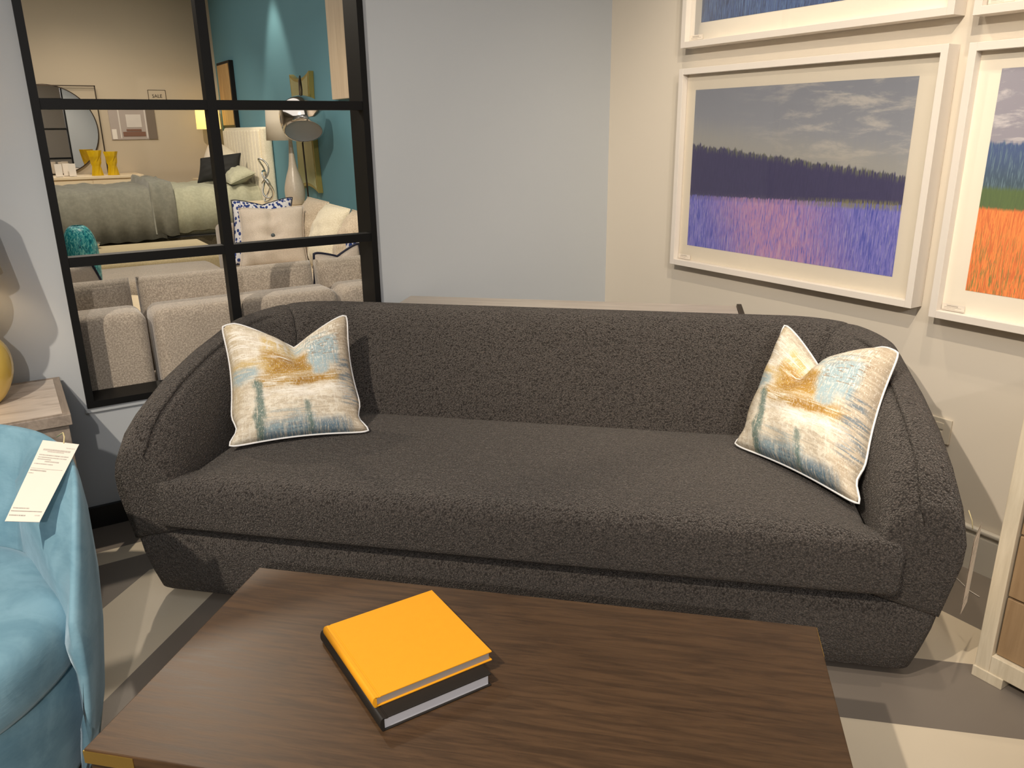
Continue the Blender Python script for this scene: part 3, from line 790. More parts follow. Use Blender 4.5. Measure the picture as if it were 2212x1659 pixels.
# ================================================================== FRAMED PICTURES ON THE RIGHT WALL
def picture(label, y0, y1, z0, z1, m, fw=.024, art=None, xw=2.598, dep=.063):
    """y0<y1; hung on the wall at xw, facing -x; art = (y0, y1, z0, z1) of the print"""
    t = thing('framed_picture', label, 'picture', (xw - dep / 2, (y0 + y1) / 2, z0))
    xf = xw - dep; xb = xw
    bm = nb()
    box(bm, xf, xb, y0, y0 + fw, z0, z1, .001); box(bm, xf, xb, y1 - fw, y1, z0, z1, .001)
    box(bm, xf, xb, y0 + fw, y1 - fw, z0, z0 + fw, .001); box(bm, xf, xb, y0 + fw, y1 - fw, z1 - fw, z1, .001)
    obj('frame', bm, M['framew'], t, world=True)
    bm = nb(); box(bm, xf + .032, xf + .036, y0 + fw, y1 - fw, z0 + fw, z1 - fw); obj('mat_board', bm, M['mat'], t, world=True)
    if art:
        ya, yb, za, zb = art
        bm = nb(); rect_face(bm, [V3((xf + .0312, yb, za)), V3((xf + .0312, ya, za)), V3((xf + .0312, ya, zb)), V3((xf + .0312, yb, zb))])
        obj('print', bm, m, t, world=True)
    bm = nb(); rect_face(bm, [V3((xf + .027, y1 - fw, z0 + fw)), V3((xf + .027, y0 + fw, z0 + fw)), V3((xf + .027, y0 + fw, z1 - fw)), V3((xf + .027, y1 - fw, z1 - fw))])
    obj('glass', bm, M['glass'], t, world=True)
    bm = nb(); yy = y1 - fw - .003; x_ = xf + .0262; rect_face(bm, [V3((x_, yy, z0 + fw + .002)), V3((x_, yy - .075, z0 + fw + .002)), V3((x_, yy - .075, z0 + fw + .024)), V3((x_, yy, z0 + fw + .024))])
    obj('title_card', bm, M['card'], t, world=True)
    return t
picture('white framed landscape print, lavender field under dark trees and grey sky', 1.494, 2.662, .858, 1.684, M['lav'], art=(1.595, 2.588, .948, 1.598))
picture('white framed landscape print of an orange field below a blue hill, at the right edge', .26, 1.431, .843, 1.680, M['ora'], art=(.40, 1.340, .942, 1.604))
picture('white framed print of a deep blue meadow, hung above the lavender field print', 1.494, 2.662, 1.765, 2.591, M['dbl'], art=(1.595, 2.580, 1.858, 2.508))
picture('white framed picture cut off at the top right corner, showing only its mat', .26, 1.436, 1.755, 2.591, M['dbl'], art=(.40, 1.34, 1.858, 2.508))

# outlet, cord
ou = thing('wall_outlet', 'cream wall outlet low on the right wall beside the sofa arm', 'outlet', (2.595, 1.365, .405))
bm = nb(); box(bm, 2.592, 2.6, 1.325, 1.403, .405, .493, .002); obj('cover_plate', bm, M['plaster'], ou, world=True)
for z in (.425, .455):
    bm = nb(); box(bm, 2.589, 2.5925, 1.35, 1.378, z, z + .022, .001); obj('socket', bm, M['plaster'], ou, world=True)
bm = nb(); tube(bm, [(2.50, 1.19, .002), (2.47, 1.14, .002), (2.45, 1.11, .002), (2.44, 1.07, .002)], .0016, 6)
tag(obj('cord', bm, M['framew'], smooth=True), 'thin pale cord end lying on the floor between sofa and drawer chest', 'cord')

# ================================================================== CONSOLE BEHIND THE SOFA
co = thing('console_table', 'low grey wood console table behind the dark sofa, only its top showing', 'table', UVp(-.44, 3.185), SA)
bm = nb(); box(bm, -.70, .70, -.115, .125, .725, .75, .002); obj('tabletop', bm, m_wood('pale_grey_wood', srgb(164, 154, 144), srgb(200, 190, 178), 'x', 1, .5), co)
bm = nb(); box(bm, .701, .72, -.115, .125, 0, .757, .001); obj('end_panel', bm, M['bronze'], co)
bm = nb(); box(bm, -.70, -.68, -.115, .125, 0, .724, .001); obj('end_panel', bm, M['bronze'], co)

# ================================================================== DRAWER CHEST AT THE RIGHT EDGE
cb = thing('drawer_chest', 'whitewashed chest with light brown drawers at the right edge of the view', 'chest', (2.31, .30, 0))
bm = nb(); box(bm, 2.085, 2.575, -.24, .838, .09, .80); obj('carcass', bm, M['whitewash'], cb, world=True)
bm = nb()
box(bm, 2.048, 2.086, .840, .878, .03, .835, .002); box(bm, 2.048, 2.086, -.278, -.240, .03, .835, .002)
box(bm, 2.048, 2.086, -.240, .840, .03, .083, .002); box(bm, 2.048, 2.086, -.240, .840, .80, .835, .002)
box(bm, 2.086, 2.58, .838, .878, .03, .835, .002); box(bm, 2.086, 2.58, -.278, -.24, .03, .835, .002); box(bm, 2.086, 2.575, -.24, .838, .80, .835)
obj('face_frame', bm, M['whitewash'], cb, world=True)
for (ya, yb) in ((.80, .88), (-.28, -.20)):
    for (xa, xb) in ((2.044, 2.10), (2.50, 2.575)):
        bm = nb(); box(bm, xa, xb, ya, yb, 0, .032, .002); obj('foot', bm, M['whitewash'], cb, world=True)
zz = [(.086, .260), (.266, .442), (.448, .62), (.626, .797)]
for a, b in zz:
    for ya, yb in ((.302, .836), (-.236, .296)):
        bm = nb(); box(bm, 2.062, 2.085, ya, yb, a, b, .002); d = obj('drawer', bm, M['drawer'], cb, world=True)
        bm = nb(); box(bm, 2.045, 2.062, (ya + yb) / 2 - .06, (ya + yb) / 2 + .06, (a + b) / 2 - .006, (a + b) / 2 + .006, .002); obj('handle', bm, M['brass'], d, world=True)

# ================================================================== BACK ROOM : grey sectional against the partition
def module(x0, x1, label):
    t = thing('sectional_sofa_module', label, 'sofa', ((x0 + x1) / 2, 3.9, 0), 0, 'grey sectional modules behind the window')
    bm = nb(); box(bm, x0 + .004, x1 - .004, 3.335, 3.56, .06, .785, .045, 5); obj('back', bm, M['chenille'], t, world=True, smooth=True)
    bm = nb(); box(bm, x0 + .004, x1 - .004, 3.56, 4.40, .06, .28, .02, 3); obj('base', bm, M['chenille'], t, world=True, smooth=True)
    bm = nb(); cushion(bm, x0 + .006, x1 - .006, 3.57, 4.42, .285, .44, .015, .04); obj('seat_cushion', bm, M['chenille'], t, world=True)
    Mx = Matrix.Translation(((x0 + x1) / 2, 3.70, .66)) @ Matrix.Rotation(R(82), 4, 'X')
    w = (x1 - x0) / 2 - .008
    bm = nb(); cushion(bm, -w, w, -.205, .205, -.075, .075, .035, .055, 18, 12, 0, Mx); obj('back_cushion', bm, M['chenille'], t, world=True)
    for xx in (x0 + .06, x1 - .1):
        for yy in (3.40, 4.30):
            bm = nb(); box(bm, xx, xx + .04, yy, yy + .04, 0, .06); obj('foot', bm, M['blackbase'], t, world=True)
    return t
module(-.46, .418, 'grey chenille sectional seat seen from behind, leftmost one through the window')
module(.432, 1.212, 'grey chenille sectional seat seen from behind, middle one crossed by the window mullion')
module(1.226, 2.0, 'grey chenille sectional seat seen from behind, at the right side of the window')
# return sofa along the teal wall
rs = thing('return_sofa', 'beige grey sofa along the teal wall with loose back cushions, seen through the window', 'sofa', (1.95, 6.0, 0))
bm = nb(); box(bm, 2.22, 2.42, 4.9, 6.70, .06, .80, .05, 5); obj('back', bm, M['chenille'], rs, world=True, smooth=True)
bm = nb(); box(bm, 1.45, 2.22, 4.95, 6.5, .06, .29, .02, 3); obj('base', bm, M['chenille'], rs, world=True, smooth=True)
bm = nb(); box(bm, 1.42, 2.30, 6.5, 6.70, .06, .76, .045, 5); obj('arm', bm, M['chenille'], rs, world=True, smooth=True)
for ya, yb in ((4.96, 5.72), (5.74, 6.49)):
    bm = nb(); cushion(bm, 1.43, 2.21, ya, yb, .295, .45, .02, .04); obj('seat_cushion', bm, M['chen2'], rs, world=True)
throw_pillow('back_cushion', 'tall beige loose cushion on the far sofa, nearest the bedside lamp', (2.02, 6.50, .47), (1.98, 5.98, .47), (2.14, 6.50, .94), (2.14, 6.0, .93), .12, .0, (-1, -.5, 0), .5, M['chen2'], M['chen2'], .01, None, .004, 'cushion')
throw_pillow('back_cushion', 'ribbed pale cushion in the middle of the far beige sofa', (1.94, 5.95, .47), (1.92, 5.46, .47), (2.10, 5.95, .93), (2.10, 5.46, .92), .13, .0, (-1, -.5, 0), .5, M['creamf'], M['creamf'], .01, None, .004, 'cushion')
throw_pillow('back_cushion', 'pale beige cushion beside the right window bar', (1.94, 5.42, .47), (1.92, 4.94, .47), (2.10, 5.42, .92), (2.10, 4.94, .90), .13, .0, (-1, -.5, 0), .5, M['chen2'], M['chen2'], .01, None, .004, 'cushion')
o, P, N = throw_pillow('tufted_pillow', 'blush square pillow with one centre button, propped on the far sofa', (1.44, 6.10, .47), (1.93, 5.98, .47), (1.53, 6.30, .90), (2.0, 6.18, .90), .10, .02, (0, -1, .2), .5, M['blushf'], M['blushf'], .02, None, .004, 'pillow', .6)
c = P(.5, .5) + N * .030
bm = nb(); bmesh.ops.create_uvsphere(bm, u_segments=12, v_segments=8, radius=.016); bm.transform(Matrix.Translation(c + N * .012)); obj('button', bm, M['slate'], o, world=True, smooth=True)
throw_pillow('patterned_pillow', 'blue and white link-pattern pillow behind the buttoned blush pillow', (1.44, 6.32, .47), (1.90, 6.28, .47), (1.52, 6.46, .95), (1.99, 6.42, .95), .06, .05, (0, -1, .2), .5, M['geo'], M['navy'], .02, None, .004)
throw_pillow('piped_pillow', 'pale pillow with navy piping in front of the teal vase', (.0, 3.96, .46), (.38, 3.96, .46), (.02, 3.95, .92), (.30, 3.95, .90), .07, .0, (0, -1, 0), .5, M['blushf'], M['navy'], -.02, None, .006)
throw_pillow('piped_pillow', 'pale pillow with navy piping behind the right sectional cushion', (1.25, 3.93, .46), (1.60, 3.93, .46), (1.28, 3.87, .87), (1.52, 3.87, .90), .06, .04, (0, -1, 0), .5, M['blushf'], M['navy'], .01, None, .006)
throw_pillow('patterned_pillow', 'blue and white patterned pillow corner beside the right window bar, above the grey sectional', (1.50, 4.10, .46), (1.90, 4.10, .46), (1.54, 4.12, .92), (1.94, 4.12, .92), .06, .03, (0, -1, 0), .5, M['geo'], M['geo'], .02, None, 0)
# ottomans, table, vase
bm = nb(); cushion(bm, .30, 1.38, 6.05, 6.80, .26, .46, .02, .05); ot = obj('ottoman', bm, M['chenille']); tag(ot, 'low grey upholstered ottoman between the sectional and the sand bench', 'ottoman')
bm = nb(); box(bm, .36, 1.32, 6.11, 6.74, 0, .262, .01); obj('base', bm, M['chenille'], ot, world=True)
bm = nb(); box(bm, .42, 1.6, 7.05, 8.30, .12, .46, .03, 4); be = obj('bench', bm, M['tanf'], smooth=True); tag(be, 'flat sand-coloured upholstered bench beside the bed', 'bench')
for x in (.48, 1.50):
    for y in (7.1, 8.2):
        bm = nb(); box(bm, x, x + .04, y, y + .04, 0, .122); obj('leg', bm, M['bronze'], be, world=True)
bm = nb(); lathe(bm, [(.03, .462), (.05, .466), (.085, .49), (.10, .515), (.095, .515), (.06, .485), (.01, .478)], .62, 8.12, 24); tag(obj('bowl', bm, M['silver'], smooth=True), 'small silver bowl on the sand bench', 'bowl')
ct = thing('low_table', 'round pale table under the teal vase, hidden by the sectional', 'table', (.40, 5.35, 0))
bm = nb(); lathe(bm, [(.34, .42), (.345, .43), (.345, .45), (.33, .455)], .40, 5.35, 40); obj('tabletop', bm, M['cream'], ct, world=True)
bm = nb(); lathe(bm, [(.2, 0), (.2, .02), (.04, .05), (.04, .42)], .40, 5.35, 24); obj('pedestal', bm, M['cream'], ct, world=True)
bm = nb(); lathe(bm, spl([(.06, .456), (.075, .47), (.088, .60), (.094, .74), (.092, .82), (.080, .88), (.058, .922), (.038, .938), (.034, .936), (.045, .91), (.03, .86)]), .362, 5.35, 40)
tag(obj('vase', bm, M['tealg'], smooth=True), 'tall teal swirled ceramic vase with a narrow mouth', 'vase')
# bed
bd = thing('bed', 'bed with a grey-green duvet and cream channelled headboard against the teal wall', 'bed', (1.4, 9.15, 0))
bm = nb(); box(bm, .46, 2.3, 8.50, 9.80, .14, .46, .03, 3); obj('bed_base', bm, M['darkbase'], bd, world=True)
for x in (.5, 2.15):
    for y in (8.55, 9.7):
        bm = nb(); box(bm, x, x + .06, y, y + .06, 0, .14); obj('leg', bm, M['bronze'], bd, world=True)
def drape(x0, x1, y0, y1, z0, z1, m, name, wav=.012, sag=0.0, nx=40, ny=36):
    bm = nb(); g = {}
    for i in range(nx + 1):
        for j in range(ny + 1):
            a, b = -1 + 2 * i / nx, -1 + 2 * j / ny
            x = lerp(x0, x1, (a + 1) / 2); y = lerp(y0, y1, (b + 1) / 2)
            ey = max(0, (abs(b) - .72) / .28); ex = max(0, (-a - .80) / .20)
            drop = (1 - math.cos(ey * PI / 2)) ** .9 if ey else 0
            e = max(ey, ex); z = z1 - (z1 - z0) * (1 - math.sqrt(max(0, 1 - e ** 2.4)))
            z += wav * math.sin(x * 13 + 2 * math.sin(y * 7)) * math.sin(y * 9 + x * 3) + .4 * wav * math.sin(x * 41 + y * 17)
            y += (.5 if e > .3 else 0) * wav * math.sin(x * 37 + z * 8) * 2
            g[i, j] = bm.verts.new((x, y, z))
    for i in range(nx):
        for j in range(ny):
            f = bm.faces.new((g[i, j], g[i + 1, j], g[i + 1, j + 1], g[i, j + 1])); f.smooth = True
    o = obj(name, bm, m, bd, world=True, smooth=True)
    s = o.modifiers.new('sol', 'SOLIDIFY'); s.thickness = .02; s.offset = -1
    return o
bm = nb(); box(bm, .52, 2.30, 8.54, 9.78, .46, .80, .08, 4); obj('mattress', bm, M['sheet'], bd, world=True, smooth=True)
drape(.40, 1.34, 8.44, 9.84, .46, .95, M['duvet'], 'duvet')
drape(1.24, 1.46, 8.43, 9.84, .50, 1.01, M['duvet'], 'folded_duvet', .02)
drape(1.42, 2.32, 8.45, 9.83, .52, .93, M['sheet'], 'sheet', .014)
hb = nb()
box(hb, 2.34, 2.445, 8.36, 9.92, .10, 1.50, .03, 4)
hd = obj('headboard', hb, M['creamf'], bd, world=True, smooth=True)
bm = nb()
for k in range(12):
    y = 8.42 + k * .122; box(bm, 2.318, 2.345, y, y + .116, .5, 1.47, .012, 3)
obj('channel_panel', bm, M['creamf'], hd, world=True, smooth=True)
throw_pillow('bed_pillow', 'grey-white sleeping pillow at the near side of the bed', (2.02, 8.52, .95), (2.04, 9.08, .97), (2.28, 8.50, 1.05), (2.29, 9.08, 1.09), .09, 0, (-1, 0, 1), .5, M['sheet'], M['sheet'], .02, None, .003)
throw_pillow('bed_pillow', 'pale pillow on the far side of the bed behind the window mullion', (2.02, 9.22, .95), (2.04, 9.80, .97), (2.28, 9.2, 1.22), (2.28, 9.80, 1.32), .09, 0, (-1, 0, 1), .5, M['creamf'], M['creamf'], .02, None, .003)
throw_pillow('black_pillow', 'black square pillow with a pale stripe, standing on the bed behind the mullion', (1.80, 9.00, .95), (2.18, 8.78, .99), (1.88, 9.10, 1.19), (2.24, 8.86, 1.24), .08, 0, (-1, -.6, .4), .5, M['blackf'], M['blackf'], .01, None, .005)
# nightstand + lamp + decor
def nightstand(y0, y1, x0, z1, label):
    t = thing('nightstand', label, 'nightstand', ((x0 + 2.43) / 2, (y0 + y1) / 2, 0))
    bm = nb(); box(bm, x0, 2.43, y0, y1, .12, z1 - .03); obj('carcass', bm, M['cream'], t, world=True)
    bm = nb(); box(bm, x0 - .012, 2.435, y0 - .012, y1 + .012, z1 - .03, z1, .003); obj('top', bm, M['cream'], t, world=True)
    h = (z1 - .17) / 2
    for k in (0, 1):
        bm = nb(); box(bm, x0 - .012, x0 - .0005, y0 + .02, y1 - .02, .14 + k * h, .12 + (k + 1) * h); d = obj('drawer', bm, M['whitewash'], t, world=True)
        bm = nb(); box(bm, x0 - .022, x0 - .012, (y0 + y1) / 2 - .04, (y0 + y1) / 2 + .04, .13 + (k + .5) * h, .145 + (k + .5) * h); obj('handle', bm, M['brass'], d, world=True)
    for y in (y0 + .01, y1 - .05):
        for x in (x0 + .01, 2.38):
            bm = nb(); box(bm, x, x + .04, y, y + .04, 0, .12); obj('leg', bm, M['cream'], t, world=True)
nightstand(6.98, 7.80, 1.98, .83, 'cream nightstand beside the near side of the bed')
nightstand(9.98, 10.40, 2.04, .93, 'cream nightstand in the corner beyond the bed')
def lamp(name, label, x, y, z, prof, sr0, sr1, sz0, sz1, bmat, smat):
    t = thing(name, label, 'lamp', (x, y, z))
    bm = nb(); lathe(bm, prof, x, y, 32); obj('lamp_base', bm, bmat, t, world=True, smooth=True)
    bm = nb(); rings = []
    for r, zz_ in ((sr0, sz0), (sr1, sz1), (sr1 - .003, sz1), (sr0 - .003, sz0), (sr0, sz0)):
        rings.append([V3((x + r * math.cos(2 * PI * k / 40), y + r * math.sin(2 * PI * k / 40), zz_)) for k in range(40)])
    loft(bm, rings, True); bmesh.ops.remove_doubles(bm, verts=bm.verts[:], dist=1e-5); obj('lamp_shade', bm, smat, t, world=True, smooth=True)
lamp('table_lamp', 'bedside lamp with a white hammered bottle base and wide cream shade', 2.235, 7.12, .83,
     spl([(.055, .831), (.066, .84), (.086, .90), (.086, .98), (.064, 1.07), (.036, 1.16), (.022, 1.28), (.016, 1.36), (.014, 1.45)]), .200, .185, 1.38, 1.64, M['hammered'], M['shade'])
lamp('table_lamp', 'lit bedside lamp with a glowing yellow shade in the far corner', 2.24, 10.18, .93,
     spl([(.05, .931), (.09, .95), (.11, 1.05), (.10, 1.16), (.05, 1.28), (.02, 1.34), (.01, 1.5)]), .135, .13, 1.49, 1.74, M['white'], M['litshade'])
bm = nb()
for k, (cy, cz, r, tl) in enumerate(((7.52, .98, .10, .5), (7.46, .93, .085, -.4), (7.56, 1.10, .09, .1))):
    pts = [(2.10 + .03 * math.sin(a * 2 + k), cy + r * .7 * math.cos(a) + tl * .1 * math.sin(a), cz + r * 1.2 * math.sin(a)) for a in [2 * PI * i / 28 for i in range(28)]]
    tube(bm, pts, .008, 8, True)
o = obj('loop_sculpture', bm, M['silver'], smooth=True); tag(o, 'twisted metal loop sculpture on the cream nightstand', 'sculpture')
o.location.z = .832
# dome floor lamp
fl = thing('floor_lamp', 'chrome dome floor lamp on a thin curved stem in front of the teal wall', 'lamp', (2.29, 6.84, 0))
bm = nb(); lathe(bm, [(.09, 0), (.09, .02), (.02, .03)], 2.29, 6.84, 28); obj('lamp_foot', bm, M['bronze'], fl, world=True)
bm = nb(); tube(bm, [(2.29, 6.84, .03), (2.26, 6.84, .9), (2.25, 6.84, 1.4), (2.27, 6.80, 1.78), (2.25, 6.76, 1.88), (2.22, 6.70, 1.84), (2.19, 6.62, 1.68)], .007, 8); obj('stem', bm, M['bronze'], fl, world=True, smooth=True)
bm = nb(); prof = [(.012, .135)] + [(.162 * math.sin(a), .135 * math.cos(a)) for a in [PI / 2 * i / 12 for i in range(1, 13)]] + [(.160, -.04), (.150, -.085), (.135, -.12), (.130, -.12)]
lathe(bm, prof, 0, 0, 40, 0, True, False); TM = Matrix.Translation((2.19, 6.60, 1.565)) @ Matrix.Scale(1.13, 4) @ Matrix.Rotation(R(-32), 4, 'X') @ Matrix.Rotation(R(10), 4, 'Y'); bm.transform(TM); obj('dome_shade', bm, M['chrome'], fl, world=True, smooth=True)
bm = nb(); lathe(bm, [(.129, -.118), (.12, -.10), (.05, -.09), (.01, -.088)], 0, 0, 40, 0, False, True); bm.transform(TM); obj('diffuser', bm, plain('frosted_diffuser', srgb(178, 176, 174), .5), fl, world=True, smooth=True)
# art on the teal wall
bm = nb(); pts = []
n = 16
ya, yb, za, zb = 6.99, 7.52, .93, 1.94
for i in range(n + 1): pts.append((lerp(ya, yb, i / n), za + .05 * (1 - (2 * i / n - 1) ** 2)))
for i in range(1, n): pts.append((yb - .035 * (1 - (2 * i / n - 1) ** 2), lerp(za, zb, i / n)))
for i in range(n + 1): pts.append((lerp(yb, ya, i / n), zb - .05 * (1 - (2 * i / n - 1) ** 2)))
for i in range(1, n): pts.append((ya + .035 * (1 - (2 * i / n - 1) ** 2), lerp(zb, za, i / n)))
loft(bm, [[V3((xx, y, z)) for y, z in pts] for xx in (2.448, 2.405)], True, True, True, smooth=False)
wa = obj('wall_art', bm, M['gold']); tag(wa, 'concave-sided olive and gold panel on the teal wall behind the dome lamp', 'wall art')
bm = nb(); loft(bm, [[V3((xx, lerp(7.255, y, .88), lerp(1.435, z, .94))) for y, z in pts] for xx in (2.404, 2.402)], True, True, True, smooth=False); obj('panel', bm, M['greenart'], wa, world=True)
t = thing('bark_picture', 'narrow golden bark-textured picture in a black frame near the teal wall corner', 'picture', (2.43, 9.87, 1.53))
bm = nb(); box(bm, 2.40, 2.449, 9.58, 10.14, 1.50, 2.21, .003); obj('frame', bm, M['black'], t, world=True)
bm = nb(); box(bm, 2.394, 2.3995, 9.61, 10.11, 1.53, 2.18); obj('artwork', bm, M['goldart'], t, world=True)
bm = nb(); box(bm, 2.40, 2.449, 5.2, 6.46, 1.69, 2.75, .003); tag(obj('textured_panel', bm, M['woodpanel']), 'large pale wood-grain panel on the teal wall, at the right window bar', 'wall art')
# beige far wall: dresser and what stands on it
dr = thing('dresser', 'long cream dresser with drawers against the beige far wall', 'dresser', (.5, 10.2, 0))
bm = nb(); box(bm, -.6, 1.40, 9.93, 10.47, .1, .985); obj('carcass', bm, M['cream'], dr, world=True)
bm = nb(); box(bm, -.62, 1.42, 9.91, 10.48, .985, 1.015, .003); obj('top', bm, M['cream'], dr, world=True)
for k in range(4):
    xa = -.58 + k * .495
    for q in range(2):
        bm = nb(); box(bm, xa, xa + .487, 9.915, 9.9295, .12 + q * .43, .54 + q * .43); d = obj('drawer', bm, M['cream'], dr, world=True)
        bm = nb(); box(bm, xa + .18, xa + .3, 9.903, 9.915, .33 + q * .43, .34 + q * .43); obj('handle', bm, M['bronze'], d, world=True)
for x in (-.58, 1.34):
    for y in (9.95, 10.42):
        bm = nb(); box(bm, x, x + .04, y, y + .04, 0, .1); obj('leg', bm, M['cream'], dr, world=True)
mi = thing('round_mirror', 'round mirror in a thin square bronze frame above the cream dresser', 'mirror', (.72, 10.45, 1.02))
mx, mz, mr = .62, 1.497, .465
bm = nb(); lathe(bm, [(mr, 0), (mr, .02)], 0, 0, 64); bm.transform(Matrix.Translation((mx, 10.46, mz)) @ Matrix.Rotation(R(90), 4, 'X')); obj('mirror_glass', bm, M['mirror'], mi, world=True)
bm = nb(); tube(bm, [(mx + (mr + .004) * math.cos(a), 10.45, mz + (mr + .004) * math.sin(a)) for a in [2 * PI * i / 64 for i in range(64)]], .008, 8, True); obj('ring', bm, M['bronze'], mi, world=True, smooth=True)
bm = nb()
for a in ((mx - .50, mx - .488, 1.016, 1.965), (mx + .497, mx + .509, 1.016, 1.965)): box(bm, a[0], a[1], 10.43, 10.445, a[2], a[3])
box(bm, mx - .50, mx + .509, 10.43, 10.445, 1.953, 1.965); obj('square_frame', bm, M['bronze'], mi, world=True)
def fold_vase(x, label, tall):
    bm = nb(); rings = []
    for k, (r, z) in enumerate(((.060, 0), (.048, .10), (.054, .135), (.068, .20), (.074, tall))):
        rings.append([V3((x + (r * (1.0 if q % 2 == 0 else .78)) * math.cos(2 * PI * q / 8 + (PI / 8 if k % 2 else 0)), 10.02 + r * .8 * math.sin(2 * PI * q / 8 + (PI / 8 if k % 2 else 0)), 1.016 + z)) for q in range(8)])
    loft(bm, rings, True, True, True, smooth=False)
    tag(obj('faceted_vase', bm, M['ochre']), label, 'vase', 'yellow faceted vases on the dresser')
fold_vase(.972, 'yellow faceted vase on the cream dresser, left of the pair', .265)
fold_vase(1.130, 'yellow faceted vase on the cream dresser, right of the pair', .25)
for x, y, lab in ((.60, 9.99, 'white card sign standing on the dresser, leftmost'), (.73, 9.99, 'white card sign standing on the dresser, nearest the yellow vases'), (.685, 10.12, 'white card sign standing behind the other two on the dresser')):
    bm = nb(); box(bm, x - .034, x + .034, y, y + .004, 1.016, 1.15); box(bm, x - .034, x + .034, y, y + .03, 1.0155, 1.019)
    tag(obj('card_sign', bm, M['framew']), lab, 'sign', 'card signs on the dresser')
po = thing('wall_poster', 'grey interior photograph poster on the beige wall right of the round mirror', 'poster', (1.47, 10.48, 1.38))
bm = nb(); box(bm, 1.225, 1.715, 10.485, 10.499, 1.385, 1.76); obj('board', bm, plain('poster_grey', srgb(168, 156, 148), .6), po, world=True)
gd, gl, gb = plain('poster_dark', srgb(112, 98, 84), .6), plain('poster_light', srgb(206, 198, 190), .6), plain('poster_brown', srgb(120, 84, 66), .6)
bm = nb(); box(bm, 1.62, 1.715, 10.48, 10.485, 1.385, 1.76); obj('dark_strip', bm, gd, po, world=True)
bm = nb()
for a in (1.32, 1.60): box(bm, a, a + .014, 10.481, 10.485, 1.40, 1.76)
box(bm, 1.40, 1.56, 10.481, 10.485, 1.52, 1.66); obj('pale_frames', bm, gl, po, world=True)
bm = nb(); box(bm, 1.35, 1.59, 10.479, 10.485, 1.42, 1.47, .002); box(bm, 1.39, 1.55, 10.479, 10.485, 1.475, 1.50, .002); obj('bench_shape', bm, gb, po, world=True)
bm = nb(); box(bm, 1.235, 1.285, 10.48, 10.485, 1.39, 1.50, .002); obj('white_flowers', bm, M['framew'], po, world=True)
# small framed sale notice
sg = thing('wall_sign', 'small bordered SALE notice on the beige wall above the poster', 'sign', (1.77, 10.49, 1.79))
bm = nb(); box(bm, 1.675, 1.87, 10.492, 10.499, 1.78, 1.93); obj('board', bm, M['beige'], sg, world=True)
bm = nb()
for a in ((1.675, 1.87, 1.925, 1.93), (1.675, 1.87, 1.78, 1.785), (1.675, 1.68, 1.785, 1.925), (1.865, 1.87, 1.785, 1.925)): box(bm, a[0], a[1], 10.489, 10.492, a[2], a[3])
obj('border', bm, M['bronze'], sg, world=True)
cu = bpy.data.curves.new('sale', 'FONT'); cu.body = 'SALE'; cu.size = .052; cu.align_x = 'CENTER'; cu.extrude = .001
to = bpy.data.objects.new('tmp', cu); COL.objects.link(to)
dg = bpy.context.evaluated_depsgraph_get(); me = bpy.data.meshes.new_from_object(to.evaluated_get(dg)); bpy.data.objects.remove(to)
bm = nb(); bm.from_mesh(me); bm.transform(Matrix.Translation((1.772, 10.490, 1.845)) @ Matrix.Rotation(R(90), 4, 'X')); obj('lettering', bm, M['bronze'], sg, world=True)

# ================================================================== LIGHT
def spot(name, loc, aim, power, size=60, blend=.5, rad=.03, col=(1, .86, .68)):
    l = bpy.data.lights.new(name, 'SPOT'); l.energy = power; l.spot_size = R(size); l.spot_blend = blend; l.shadow_soft_size = rad; l.color = col
    o = bpy.data.objects.new(name, l); COL.objects.link(o); o.location = loc
    o.rotation_euler = (V3(aim) - V3(loc)).to_track_quat('-Z', 'Y').to_euler()
def area(name, loc, size, power, col=(1, .93, .84), aim=None):
    l = bpy.data.lights.new(name, 'AREA'); l.energy = power; l.shape = 'RECTANGLE'; l.size, l.size_y = size; l.color = col
    o = bpy.data.objects.new(name, l); COL.objects.link(o); o.location = loc
    if aim: o.rotation_euler = (V3(aim) - V3(loc)).to_track_quat('-Z', 'Y').to_euler()
spot('track_light_sofa', (-1.2, .6, 3.0), (1.2, 1.9, .4), 330, 74, .6, .025, (1, .88, .73))
spot('track_light_front', (-1.0, -2.9, 3.0), (.6, 3.0, .9), 320, 56, .6, .03, (1, .92, .84))
spot('track_light_pictures', (.9, .6, 3.0), (2.6, 1.7, 1.2), 120, 75, .7, .025)
spot('track_light_wall', (1.85, 2.1, 3.05), (2.6, 2.0, 1.0), 45, 84, .8, .025)
spot('track_light_corner', (1.75, .9, 3.05), (2.6, .7, 1.0), 45, 84, .8, .025)
area('ceiling_fill', (.2, .6, 3.08), (2.6, 2.6), 16, (.86, .92, 1))  # soft cool fill added overhead, not an actual fixture
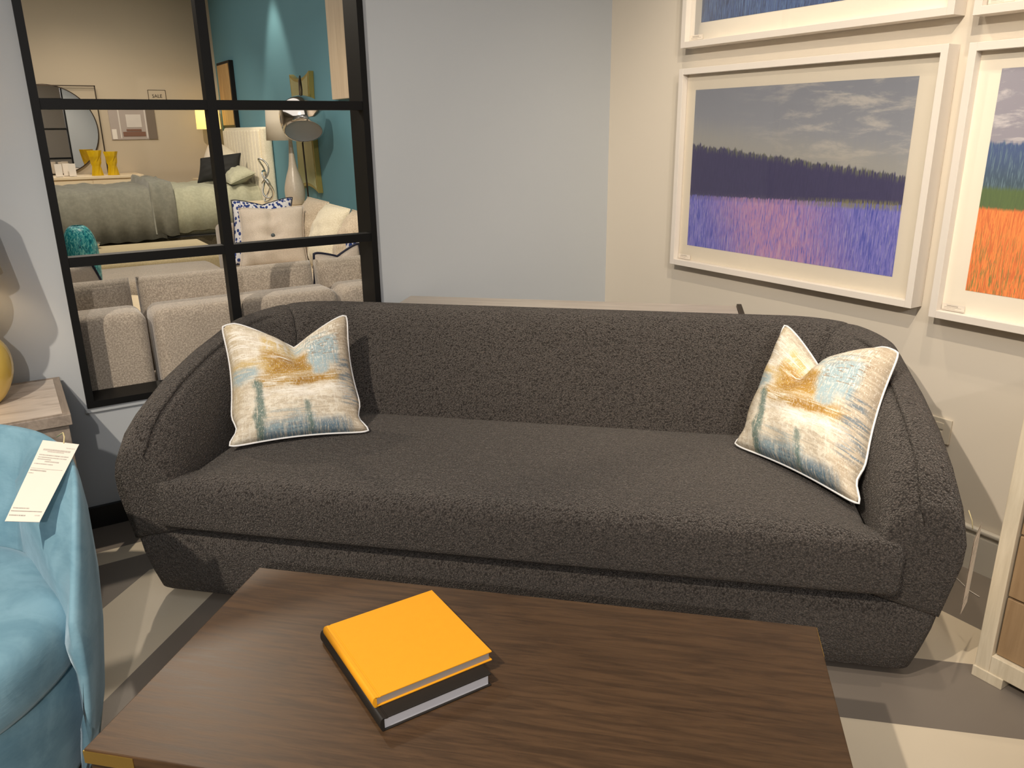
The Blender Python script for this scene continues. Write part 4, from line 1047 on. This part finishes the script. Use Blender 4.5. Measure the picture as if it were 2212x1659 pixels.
area('showroom_fill', (-1.5, -2.5, 3.08), (4, 3), 75, (.95, .96, 1))  # broad fill added behind the camera to brighten the closed room
spot('back_track_bed', (.8, 7.2, 3.0), (1.3, 9.4, .8), 190, 80, .7, .04)
spot('back_track_teal', (2.12, 7.95, 3.05), (2.42, 8.0, 1.1), 60, 56, .6, .05)
spot('back_track_sofa', (.9, 4.6, 3.0), (1.7, 6.2, .6), 190, 80, .7, .04)
spot('back_track_sectional', (.6, 5.2, 3.0), (.7, 3.6, .8), 150, 80, .7, .04)
spot('back_track_dresser', (.6, 8.8, 3.0), (.8, 10.4, 1.1), 34, 80, .9, .04)
area('back_ceiling_fill', (.4, 7.0, 3.08), (3.2, 6), 58)  # general fill added over the bedroom display, no actual panel
pl = bpy.data.lights.new('lamp_bulb', 'POINT'); pl.energy = 3.0; pl.color = (1, .72, .42); pl.shadow_soft_size = .03
plo = bpy.data.objects.new('lamp_bulb', pl); COL.objects.link(plo); plo.location = (LXc, LYc, 1.17)
w = bpy.data.worlds.new('w'); sc.world = w; w.use_nodes = True
bg = w.node_tree.nodes['Background']; bg.inputs[0].default_value = (.86, .92, 1.0, 1); bg.inputs[1].default_value = .2

# ================================================================== CAMERA
cam = bpy.data.cameras.new('camera'); co_ = bpy.data.objects.new('camera', cam); COL.objects.link(co_)
cam.sensor_width = 36; cam.lens = 1709.7 / 2212 * 36; cam.clip_start = .05
az, pt, rl = R(32.22), R(17.851), R(-.682)
fw_ = V3((math.sin(az) * math.cos(pt), math.cos(az) * math.cos(pt), -math.sin(pt))); rt = V3((math.cos(az), -math.sin(az), 0)); up = rt.cross(fw_)
Rr = rt * math.cos(rl) + up * math.sin(rl); Ur = -rt * math.sin(rl) + up * math.cos(rl)
mm = Matrix((Rr, Ur, -fw_)).transposed().to_4x4(); mm.translation = (0, 0, 1.45)
co_.matrix_world = mm
sc.camera = co_
sc.view_settings.view_transform = 'Standard'; sc.view_settings.look = 'None'; sc.view_settings.gamma = 1; sc.view_settings.exposure = 0
sc.view_settings.use_curve_mapping = False
